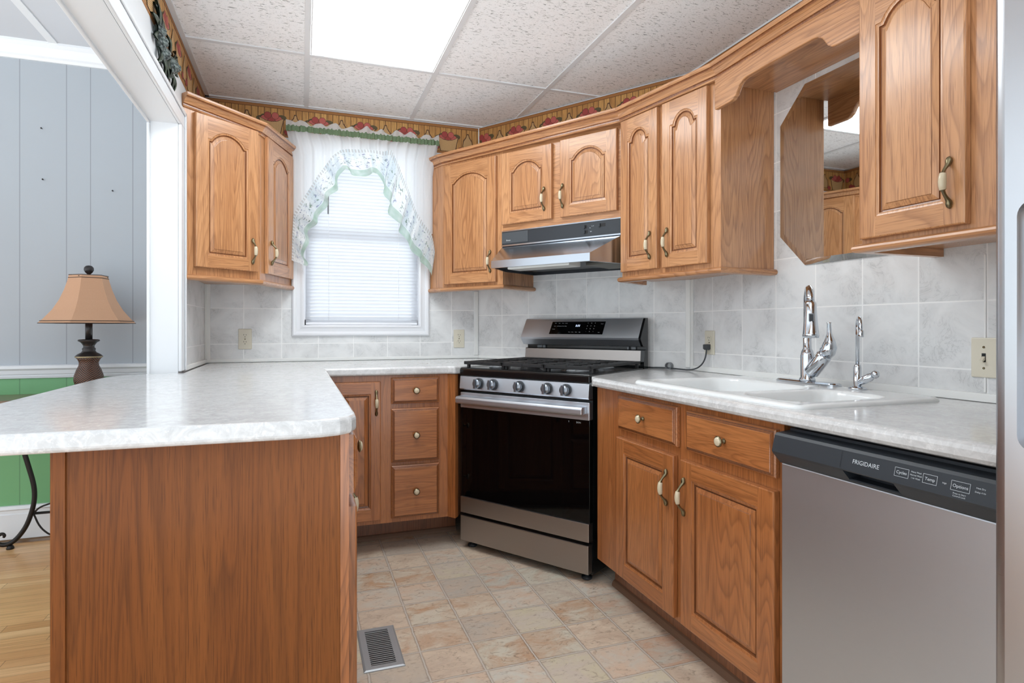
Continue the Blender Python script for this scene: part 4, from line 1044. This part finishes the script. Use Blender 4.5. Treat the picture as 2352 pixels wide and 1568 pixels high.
# cooktop tray
mb = MB(); mb.prism([(-0.617, 0.878), (-0.652, 0.878), (-0.653, 0.905), (-0.648, 0.914), (-0.640, 0.917), (-0.600, 0.914), (-0.09, 0.914), (-0.09, 0.878)], -HW - 0.002, HW + 0.002, 'x'); mb.build('cooktop', 'black', rg, bevel=0.003)
for x, y, r_ in ((-0.235, -0.50, 0.045), (-0.235, -0.24, 0.036), (0.0, -0.37, 0.05), (0.235, -0.50, 0.05), (0.235, -0.24, 0.036)):
    MB().lathe([(r_ + .01, 0.914), (r_ + .01, 0.92), (r_, 0.923), (r_ * .9, 0.926), (r_ * .88, 0.931), (r_ * .5, 0.933), (0, 0.9335)], (x, y, 0), 'z', 24, mis=[1, 1, 1, 0, 0, 0]).build('burner', ['iron', 'clip'], rg)
for k, (x0, x1) in enumerate(((-0.366, -0.125), (-0.121, 0.121), (0.125, 0.366))):
    mb = MB(); z0, z1 = 0.936, 0.948; y0, y1 = -0.632, -0.10; b = 0.012
    def bar(xa, xb, ya, yb, za=z0, zb=z1): mb.box(xa, xb, ya, yb, za, zb)
    bar(x0, x1, y0, y0 + 0.018, 0.932); bar(x0, x1, y1 - b, y1); bar(x0, x0 + b, y0, y1); bar(x1 - b, x1, y0, y1)
    xm = (x0 + x1) / 2; bar(xm - .005, xm + .005, y0, y1)
    for yy in (-0.55, -0.50, -0.45, -0.37, -0.29, -0.24, -0.19):
        bar(x0, x0 + 0.085, yy - .004, yy + .004); bar(x1 - 0.085, x1, yy - .004, yy + .004)
    for xx in (x0 + .008, x1 - .008):
        for yy in (y0 + .03, y1 - .03): bar(xx - .007, xx + .007, yy - .007, yy + .007, 0.914, 0.937)
    mb.build('grate', 'iron', rg, bevel=0.002)
# backguard
bgx = HW
mb = MB(); mb.prism([(-0.032, 0.90), (-0.078, 0.90), (-0.080, 0.93), (-0.072, 1.002), (-0.05, 1.006), (-0.05, 1.02), (-0.092, 1.024), (-0.118, 1.056), (-0.121, 1.066), (-0.062, 1.166), (-0.055, 1.170), (-0.032, 1.170)], -bgx, bgx, 'x'); bgd = mb.build('backguard', 'black', rg)
mb = MB(); mb.prism([(-0.093, 1.0235), (-0.119, 1.056), (-0.1225, 1.066), (-0.063, 1.1675), (-0.055, 1.1715), (-0.05, 1.1715), (-0.11, 1.066), (-0.09, 1.03)], -bgx - 0.001, bgx - 0.012, 'x'); mb.build('console_cover', 'steel', bgd)
MB().prism([(-0.081, 0.925), (-0.082, 0.93), (-0.0745, 1.0), (-0.0725, 1.0)], -bgx + 0.002, bgx - 0.02, 'x').build('back_panel', 'steel_dark', bgd)
for a_, b_ in ((-0.30, -0.268), (-0.262, -0.245), (0.27, 0.28), (0.295, 0.318)): MB().box(a_, b_, -0.06, -0.05, 1.006, 1.019).build('vent_bracket', 'clip', bgd)
def cons(x0, f0):   # f 0..1 up the leaning console face
    ny, nz = 0.0595, 0.1015; L_ = hypot(ny, nz)
    def g(a, b, lift=0.0012):
        tt = f0 + b / L_
        return (x0 + a, -0.1225 + ny * tt - lift * nz / L_ - 0.0004, 1.066 + nz * tt + lift * ny / L_)
    return g
g = cons(0, 0)
mb = MB(); LL = hypot(0.0595, 0.1015)
mb.loops([[g(-0.185, 0.17 * LL, 0), g(0.152, 0.17 * LL, 0), g(0.152, 0.85 * LL, 0), g(-0.185, 0.85 * LL, 0)], [g(-0.185, 0.17 * LL), g(0.152, 0.17 * LL), g(0.152, 0.85 * LL), g(-0.185, 0.85 * LL)]], 0, False, True, False, True)
dsp = mb.build('display', 'glass_black', bgd)
mb = MB(); text_mb(mb, '1:11', lambda a, b: cons(-0.012, 0.62)(a, b, 0.0018), 0.018); mb.build('clock_digits', 'digits', dsp, fix=False) if 0 else mb.build('clock_digits', 'digits', bgd, fix=False)
mb = MB()
for x, f_, s_ in ((-0.160, .76, 'Bake'), (-0.135, .76, 'Broil'), (-0.112, .76, 'Warm'), (-0.09, .76, 'Air Fry'), (-0.160, .60, 'Conv'), (-0.137, .60, 'Self Clean'), (-0.113, .60, 'Keep Warm'), (-0.09, .60, 'Delay'), (-0.163, .44, 'Settings'), (-0.055, .28, 'Timer'), (-0.035, .28, 'Cook'), (-0.012, .28, 'Clock'), (0.010, .28, 'Light'), (0.135, .72, 'Cancel'), (0.128, .27, 'Start')):
    mb = MB(); text_mb(mb, s_, lambda a, b, x=x, f_=f_: cons(x, f_)(a, b, 0.0018), 0.0055); mb.build('legend', 'print', bgd, fix=False)
for r_ in range(4):
    for c_i in range(3):
        s_ = ['1', '2', '3', '4', '5', '6', '7', '8', '9', '-', '0', '+'][r_ * 3 + c_i]
        mb = MB(); text_mb(mb, s_, lambda a, b, r_=r_, c_i=c_i: cons(0.048 + 0.022 * c_i, 0.76 - 0.15 * r_)(a, b, 0.0018), 0.0075); mb.build('key', 'print', bgd, fix=False)
# ------------------------------------------------------------------ range hood
hd_ = thing('range_hood', 'stainless under-cabinet range hood with black control strip', 'range hood', (DO[0], DO[1], 0), DROT)
mb = MB()
# shell: rear part, flared front and lip
bx, lx = 0.367, 0.293; yb, yl = -0.302, -0.50
MB().box(-bx, bx, -0.30, -0.002, 1.57, 1.652).build('rear_shell', 'hood_steel', hd_)
V = [(-bx, yb, 1.572), (bx, yb, 1.572), (lx, yl, 1.468), (-lx, yl, 1.468), (-lx, yl, 1.430), (lx, yl, 1.430), (bx, yb, 1.430), (-bx, yb, 1.430), (bx, -0.002, 1.572), (-bx, -0.002, 1.572), (bx, -0.002, 1.430), (-bx, -0.002, 1.430)]
mb.add(V, [(0, 1, 2, 3), (3, 2, 5, 4), (1, 6, 5, 2), (0, 3, 4, 7), (1, 8, 10, 6), (0, 7, 11, 9), (0, 9, 8, 1)], 0)
# folded inner skirt
i_ = 0.012
mb.add([(-lx + i_, yl + i_, 1.430), (lx - i_, yl + i_, 1.430), (bx - i_, yb + .005, 1.430), (bx - i_, -0.01, 1.430), (-bx + i_, -0.01, 1.430), (-bx + i_, yb + .005, 1.430),
        (-lx + i_, yl + i_, 1.445), (lx - i_, yl + i_, 1.445), (bx - i_, yb + .005, 1.445), (bx - i_, -0.01, 1.445), (-bx + i_, -0.01, 1.445), (-bx + i_, yb + .005, 1.445)],
       [(0, 1, 7, 6), (1, 2, 8, 7), (2, 3, 9, 8), (3, 4, 10, 9), (4, 5, 11, 10), (5, 0, 6, 11), (6, 7, 8, 9, 10, 11)], 1)
mb.add([(-lx, yl, 1.430), (lx, yl, 1.430), (bx, yb, 1.430), (bx, -0.002, 1.430), (-bx, -0.002, 1.430), (-bx, yb, 1.430), (-lx + i_, yl + i_, 1.430), (lx - i_, yl + i_, 1.430), (bx - i_, yb + .005, 1.430), (bx - i_, -0.01, 1.430), (-bx + i_, -0.01, 1.430), (-bx + i_, yb + .005, 1.430)],
       [(0, 1, 7, 6), (1, 2, 8, 7), (2, 3, 9, 8), (3, 4, 10, 9), (4, 5, 11, 10), (5, 0, 6, 11)], 0)
mb.build('canopy', ['hood_steel', 'black_plastic'], hd_)
cs = MB().box(-bx, bx, -0.312, -0.30, 1.576, 1.648).build('control_strip', 'black_plastic', hd_, bevel=0.001)
MB().box(-bx + .001, -0.19, -0.3135, -0.312, 1.584, 1.644).build('badge_plate', 'rubber', cs)
MB().box(-bx, bx, -0.316, -0.30, 1.568, 1.5755).build('bright_trim', 'hood_steel', cs)
MB().box(-bx, bx, -0.314, -0.30, 1.648, 1.6535).build('bright_trim', 'hood_steel', cs)
for x, z_, w in ((0.16, 1.626, .018), (0.16, 1.60, .022), (0.245, 1.626, .036)):
    mb = MB(); mb.box(x - .006, x - .006 + w, -0.3128, -0.312, z_ - .008, z_ + .008, 1); mb.box(x - .006, x + .003, -0.319, -0.312, z_ - .008, z_ + .008, 0); mb.build('slide_switch', ['black_plastic', 'dark'], cs)
mb = MB()
for x, z_, s_ in ((0.19, 1.618, 'fan'), (0.205, 1.626, 'lo  hi'), (0.195, 1.6, 'light')): mb = MB(); text_mb(mb, s_, lambda a, b, x=x, z_=z_: (x + a, -0.3128, z_ + b), 0.006); mb.build('legend', 'print', cs, fix=False)
mb = MB(); text_mb(mb, 'Broan', lambda a, b: (-0.32 + a, -0.3142, 1.6 + b), 0.012); mb.build('brand_lettering', 'print', cs, fix=False)
MB().prism([(-0.20, -0.482), (0.17, -0.482), (0.17, -0.37), (-0.20, -0.37)], 1.419, 1.4445).build('light_lens', 'lens', hd_, bevel=0.004)
MB().box(0.165, 0.335, -0.31, -0.06, 1.433, 1.4445).build('filter', 'mesh_filter', hd_)

# ------------------------------------------------------------------ wall plates
def outlet(label, loc, rot, plug=False):
    t = thing('wall_outlet', label, 'outlet', loc, rot, 'ivory wall outlets on the backsplash')
    MB().box(-0.035, 0.035, -0.006, 0, -0.057, 0.057).build('cover_plate', 'ivory', t, bevel=0.003)
    for zc in (0.0195, -0.0195):
        mb = MB(); pts = [(0.0165 * cos(radians(a)) , zc + 0.0145 * max(-0.86, min(0.86, sin(radians(a)))) ) for a in range(0, 360, 15)]
        mb.loops([[(x, -0.006, z) for x, z in pts], [(x, -0.0085, z) for x, z in pts]], 0, False, True, False, True)
        for x, h in ((-0.006, 0.008), (0.006, 0.0065)): mb.box(x - .001, x + .001, -0.0089, -0.0085, zc + .001, zc + .001 + h, 1)
        mb.lathe([(0.0022, -0.0085), (0.0022, -0.0089)], (0, 0, zc - 0.007), 'y', 10, 1)
        mb.build('socket', ['ivory', 'dark'], t)
    MB().lathe([(0.0035, -0.006), (0.003, -0.0075), (0, -0.0078)], (0, 0, 0), 'y', 12).build('screw', 'brass', t)
    return t
outlet('ivory double wall outlet on the tiles left of the window', (-0.303, YW, 1.055), 0)
outlet('ivory double wall outlet on the tiles between window and range', (0.937, YW, 1.05), 0)
outlet('ivory wall outlet with a grey plug in it, left of the sink', (XS, 2.362, 1.048), -90)
sw_ = thing('light_switch', 'ivory toggle light switch on the tiles beside the refrigerator', 'light switch', (XS, 1.15, 1.034), -90)
MB().box(-0.035, 0.035, -0.006, 0, -0.057, 0.057).build('cover_plate', 'ivory', sw_, bevel=0.003)
mb = MB(); mb.box(-.0055, .0055, -0.0064, -0.006, -.0125, .0125, 1); mb.prism([(-0.006, -0.006), (-0.018, -0.013), (-0.019, -0.008), (-0.006, 0.004)], -0.004, 0.004, 'x', 0); mb.build('toggle', ['ivory', 'dark'], sw_)
for z_ in (0.03, -0.03): MB().lathe([(0.0035, -0.006), (0.003, -0.0075), (0, -0.0078)], (0, 0, z_), 'y', 12).build('screw', 'brass', sw_)
# plug and cord
pc = thing('power_cord', 'grey appliance plug and cord running behind the range', 'power cord', (XS, 2.362, 1.0285), -90)
mb = MB(); mb.loops([[(x * w, y, z * w) for x, z in ((-.014, .012), (.014, .012), (.014, -.012), (.008, -.016), (-.008, -.016), (-.014, -.012))] for y, w in ((-0.009, .9), (-0.012, 1.0), (-0.028, .95), (-0.034, .75))], 0, False, True, True, True); mb.build('plug', 'rubber', pc)
def bez(P, n=40):
    out = []
    for s_ in range(0, len(P) - 1, 3):
        a, b, c, d = P[s_:s_ + 4]
        for i in range(n + 1):
            t = i / n; out.append(tuple((1 - t) ** 3 * a[k] + 3 * (1 - t) ** 2 * t * b[k] + 3 * (1 - t) * t * t * c[k] + t ** 3 * d[k] for k in range(3)))
    return out
zc_ = ZS + 0.005 - 1.0285
mb = MB(); mb.tube(bez([(0, -0.022, -0.012), (0, -0.024, -0.08), (-0.02, -0.05, zc_), (-0.12, -0.055, zc_), (-0.20, -0.06, zc_), (-0.25, -0.075, zc_ + .004), (-0.315, -0.115, zc_), (-0.36, -0.14, zc_), (-0.38, -0.15, zc_), (-0.40, -0.165, zc_)]), 0.0035, 8); mb.build('cord', 'rubber', pc)
cl_ = thing('cord_clip', 'small grey plastic cord clip lying on the worktop beside the range', 'clip', (1.775, 2.60, ZS), -60)
mb = MB(); 
ring = [(0.018 * cos(radians(a)), 0.018 + 0.018 * sin(radians(a))) for a in range(-60, 241, 20)]; inner = [(0.0145 * cos(radians(a)), 0.018 + 0.0145 * sin(radians(a))) for a in range(240, -61, -20)]
mb.prism(ring + inner, -0.02, 0.02, 'y'); mb.build('clamp', 'clip', cl_)
MB().box(-0.014, 0.014, -0.018, 0.018, 0.0, 0.004).build('foot', 'clip', cl_)

# ------------------------------------------------------------------ floor register
vt = thing('floor_vent', 'grey metal floor register on the vinyl floor by the peninsula', 'vent', (0.189, 1.972, 0), 0.0)
vw, vl = 0.134, 0.283
mb = MB()
def vr(d, z): return [(d, d, z), (vw - d, d, z), (vw - d, vl - d, z), (d, vl - d, z)]
mb.loops([vr(0, 0), vr(0, 0.003), vr(0.006, 0.006), vr(0.026, 0.006), vr(0.026, 0.001)], 0, False); mb.build('frame', 'vent_grey', vt)
MB().box(0.02, vw - 0.02, 0.02, vl - 0.02, 0.0003, 0.0012).build('duct_opening', 'dark', vt)
mb = MB(); y = 0.032
while y < vl - 0.03: mb.box(0.024, vw - 0.024, y, y + 0.0046, 0.0034, 0.0052); y += 0.0125
mb.build('louvres', 'vent_grey', vt)
# ------------------------------------------------------------------ ceiling light
cl = thing('ceiling_light', 'lit fluorescent panel light in the kitchen ceiling grid', 'ceiling light', (TX[0] + 0.3048, TY[0] - 0.6096, ZC), 0)
MB().box(-0.292, 0.292, -0.597, 0.597, 0.0025, 0.005).build('diffuser', 'diffuser', cl)
mb = MB(); 
def lf(d, z): return [(-0.2925 + d, -0.5975 + d, z), (0.2925 - d, -0.5975 + d, z), (0.2925 - d, 0.5975 - d, z), (-0.2925 + d, 0.5975 - d, z)]
mb.loops([lf(0, 0.001), lf(0.006, 0.0005), lf(0.007, 0.0026)], 0, False); mb.build('frame', 'tee', cl)

# ------------------------------------------------------------------ dining room things
tb = thing('console_table', 'dark wood console table with scrolled iron legs against the dining wall', 'table', (-1.1, 3.62, 0), 0)
mb = MB(); mb.box(-0.72, 0.46, -0.16, 0.16, 0.748, 0.772); mb.build('tabletop', 'table_wood', tb, bevel=0.004)
pts = [(-0.21, 0.75), (-0.225, 0.62), (-0.248, 0.496), (-0.215, 0.409), (-0.193, 0.318), (-0.189, 0.25), (-0.20, 0.184), (-0.224, 0.108), (-0.261, 0.052), (-0.292, 0.027), (-0.324, 0.022), (-0.347, 0.035), (-0.35, 0.06), (-0.338, 0.078), (-0.322, 0.081), (-0.314, 0.07), (-0.32, 0.062)]
pts[0:3] = [(-0.27, 0.75), (-0.262, 0.62), (-0.238, 0.50)]
def smooth(P, it=2):
    for _ in range(it):
        Q = [P[0]]
        for a, b in zip(P, P[1:]): Q += [tuple(u * .75 + v * .25 for u, v in zip(a, b)), tuple(u * .25 + v * .75 for u, v in zip(a, b))]
        P = Q + [P[-1]]
    return P
for sx_, y in ((1, 0.06), (-1, 0.06)):
    mb = MB(); P = smooth([(x if sx_ == 1 else 0.10 - x, y, z) for x, z in pts]); n = len(P)
    mb.tube(P, [0.0115 - 0.006 * max(0, (i / n - 0.6) / 0.4) for i in range(n)], 10)
    fx = -0.292 if sx_ == 1 else 0.10 + 0.292
    mb.lathe([(0.016, 0.0), (0.017, 0.006), (0.013, 0.016), (0.008, 0.02)], (fx, y, 0), 'z', 14)
    mb.build('leg', 'wrought', tb)
mb = MB()
for y in (0.06,):
    mb.tube([(-0.20, y, 0.17), (0.30, y, 0.17)], 0.007, 8)
    mb.tube(smooth([(-0.195, y, 0.17), (-0.17, y, 0.10), (-0.13, y, 0.055), (-0.10, y, 0.045)]), 0.0045, 8)
    mb.tube(smooth([(-0.195, y, 0.17), (-0.17, y, 0.20), (-0.12, y, 0.215), (-0.08, y, 0.23)]), 0.0045, 8)
mb.build('stretcher', 'wrought', tb)
# lamp
lm = thing('table_lamp', 'table lamp with tan bell shade and dark carved base behind the peninsula', 'lamp', (-1.022, 3.565, 0.772), 15)
def hexa(prof, n=6, rot=0.0):
    return [[(r * cos(2 * pi * i / n + rot), r * sin(2 * pi * i / n + rot), z) for i in range(n)] for r, z in prof]
mb = MB(); mb.loops(hexa([(0.052, 0), (0.056, 0.006), (0.05, 0.018), (0.038, 0.024)], 6), 0, False, True, True, True); mb.build('foot', 'dark_bronze', lm)
pr_b = [(0.036, 0.024), (0.046, 0.034), (0.062, 0.06), (0.0685, 0.082), (0.066, 0.105), (0.056, 0.135), (0.046, 0.155), (0.044, 0.17), (0.05, 0.185), (0.0585, 0.196)]
mb = MB(); mb.loops(hexa(pr_b, 24, 0), 0, True, True, True, True)
for k, (x, y, z) in enumerate(mb.v):
    a = atan2(y, x); q6 = ((a + pi / 6) % (pi / 3)) - pi / 6; f = 0.6 + 0.4 * (cos(pi / 6) / cos(q6)) / 1.0
    mb.v[k] = (x * f, y * f, z)
mb.build('body', 'carved', lm)
mb = MB(); mb.loops(hexa([(0.0585, 0.196), (0.0595, 0.2), (0.059, 0.203)], 24), 1, True); mb.loops(hexa([(0.059, 0.203), (0.05, 0.212), (0.033, 0.222), (0.027, 0.232), (0.029, 0.236), (0.029, 0.242), (0.024, 0.247), (0.024, 0.256), (0.034, 0.272), (0.047, 0.280), (0.045, 0.287), (0.02, 0.289)], 24), 0, True, True, False, True)
mb.build('neck_collar', ['dark_bronze', 'gold_line'], lm)
MB().lathe([(0.0155, 0.287), (0.0155, 0.40)], (0, 0, 0), 'z', 18).build('stem', 'dark_bronze', lm)
sp = [(0.205, 0.372), (0.185, 0.392), (0.150, 0.436), (0.122, 0.486), (0.101, 0.54), (0.088, 0.585), (0.083, 0.61)]
mb = MB(); H = hexa(sp, 6, radians(10)); mb.loops(H, 0, False); mb.loops([[(x * .985, y * .985, z) for x, y, z in l] for l in H], 0, False); sh_o = mb.build('lamp_shade', 'shade', lm, fix=False)
for r_, z_ in ((0.206, 0.370), (0.198, 0.381), (0.0835, 0.612), (0.0855, 0.598)):
    mb = MB(); R = [(r_ * cos(2 * pi * i / 6 + radians(10)), r_ * sin(2 * pi * i / 6 + radians(10)), z_) for i in range(6)]
    mb.tube(R + [R[0], R[1]], 0.0017, 6)
    mb.build('piping', 'shade_trim', sh_o)
MB().lathe([(0.004, 0.60), (0.006, 0.618), (0.016, 0.628), (0.0215, 0.64), (0.0205, 0.652), (0.013, 0.661), (0.0, 0.664)], (0, 0, 0), 'z', 20).build('finial', 'dark_bronze', lm)
mb = MB(); 
for i in range(3): a = 2 * pi * i / 3; mb.tube([(0, 0, 0.605), (0.082 * cos(a), 0.082 * sin(a), 0.605)], 0.002, 6)
mb.build('harp', 'dark_bronze', lm)
# nails on the grey panelling
for (x, z_), lab in (((-1.299, 2.173), 'highest of the three small nails in the grey panelled wall'), ((-1.293, 1.903), 'small nail in the grey panelled wall below the highest one'), ((-0.976, 1.867), 'small nail in the grey panelled wall nearest the white post')):
    mb = MB(); mb.lathe([(0.0015, 0.0), (0.0015, -0.012), (0.0042, -0.013), (0.004, -0.0145), (0, -0.015)], (0, 0, 0), 'y', 10)
    o = mb.build('nail', 'nail'); o.location = (x, 3.8, z_); tag(o, lab, 'nail', 'nails in the grey wall')
# floral wall ornaments over the opening
def ornament(label, c, flowers, leaves, seed):
    rnd = random.Random(seed); t = thing('wall_ornament', label, 'ornament', (XL, c[0], c[1]), 90, 'floral ornaments over the opening')
    mb = MB()
    for (x, z, a, l, w) in leaves:
        ca, sa = cos(radians(a)), sin(radians(a)); n = 8; top = []; V = []
        for i in range(n + 1):
            u = i / n; hw = w * sin(pi * min(1, u * 0.92 + 0.08)) ** 0.8; lx_ = u * l
            for s_, yy in ((-1, -0.010 - 0.012 * sin(pi * u)), (0, -0.004 - 0.012 * sin(pi * u)), (1, -0.010 - 0.012 * sin(pi * u))):
                V.append((x + lx_ * ca - s_ * hw * sa, yy, z + lx_ * sa + s_ * hw * ca))
        V2 = [(p[0], p[1] + 0.004, p[2]) for p in V]; F = []
        for i in range(n):
            for j in range(2): k = i * 3 + j; F.append((k, k + 1, k + 4, k + 3)); m_ = len(V); F.append((k + m_, k + 3 + m_, k + 4 + m_, k + 1 + m_))
        mb.add(V + V2, F, 0, True)
    mb.build('leaves', 'leaf', t)
    for (x, z, r) in flowers:
        mb = MB()
        for ring, nn_, rr, hh_ in ((0, 7, 1.0, 0.016), (1, 6, 0.7, 0.024), (2, 4, 0.4, 0.031)):
            for i in range(nn_):
                a = 2 * pi * i / nn_ + ring * 0.4; cx_, cz_ = x + r * rr * 0.6 * cos(a), z + r * rr * 0.6 * sin(a)
                mb.lathe([(0.0, -hh_ - 0.008), (r * 0.3 * (0.6 + rr * .5), -hh_ - 0.004), (r * 0.42 * (0.6 + rr * .5), -hh_ + 0.003), (r * 0.2, -0.004)], (cx_, 0, cz_), 'y', 8)
        mb.lathe([(r * 0.8, -0.002), (r * 0.7, -0.016), (r * 0.2, -0.02)], (x, 0, z), 'y', 12)
        mb.build('flower', 'flower', t)
    return t
ornament('dark green floral wall ornament over the opening, the larger one away from the window', (2.50, 2.17),
         [(0.0, 0.005, 0.034), (0.045, -0.02, 0.03), (-0.03, 0.03, 0.027)],
         [(-0.02, 0.03, 125, 0.10, 0.022), (-0.03, 0.03, 100, 0.11, 0.02), (-0.04, 0.02, 150, 0.08, 0.02), (0.0, 0.03, 75, 0.09, 0.02), (0.04, 0, 20, 0.07, 0.018), (0.03, -0.03, -60, 0.08, 0.02), (0.05, -0.03, -35, 0.09, 0.018), (-0.01, -0.02, -100, 0.06, 0.018), (-0.04, 0, 190, 0.05, 0.018), (0.07, -0.04, -50, 0.08, 0.014)], 1)
ornament('dark green floral wall ornament over the opening, the smaller one beside the wall cabinet', (2.70, 2.17),
         [(0.0, 0.0, 0.032), (0.05, 0.012, 0.024)],
         [(-0.02, 0.02, 150, 0.09, 0.02), (-0.04, 0.03, 120, 0.07, 0.018), (0.03, 0.02, 55, 0.09, 0.022), (0.05, 0.03, 35, 0.08, 0.018), (-0.03, -0.01, 200, 0.07, 0.018), (0.0, -0.02, -90, 0.075, 0.018), (0.02, -0.02, -70, 0.08, 0.016), (-0.02, -0.02, -120, 0.06, 0.016), (0.06, 0, 5, 0.06, 0.016)], 2)
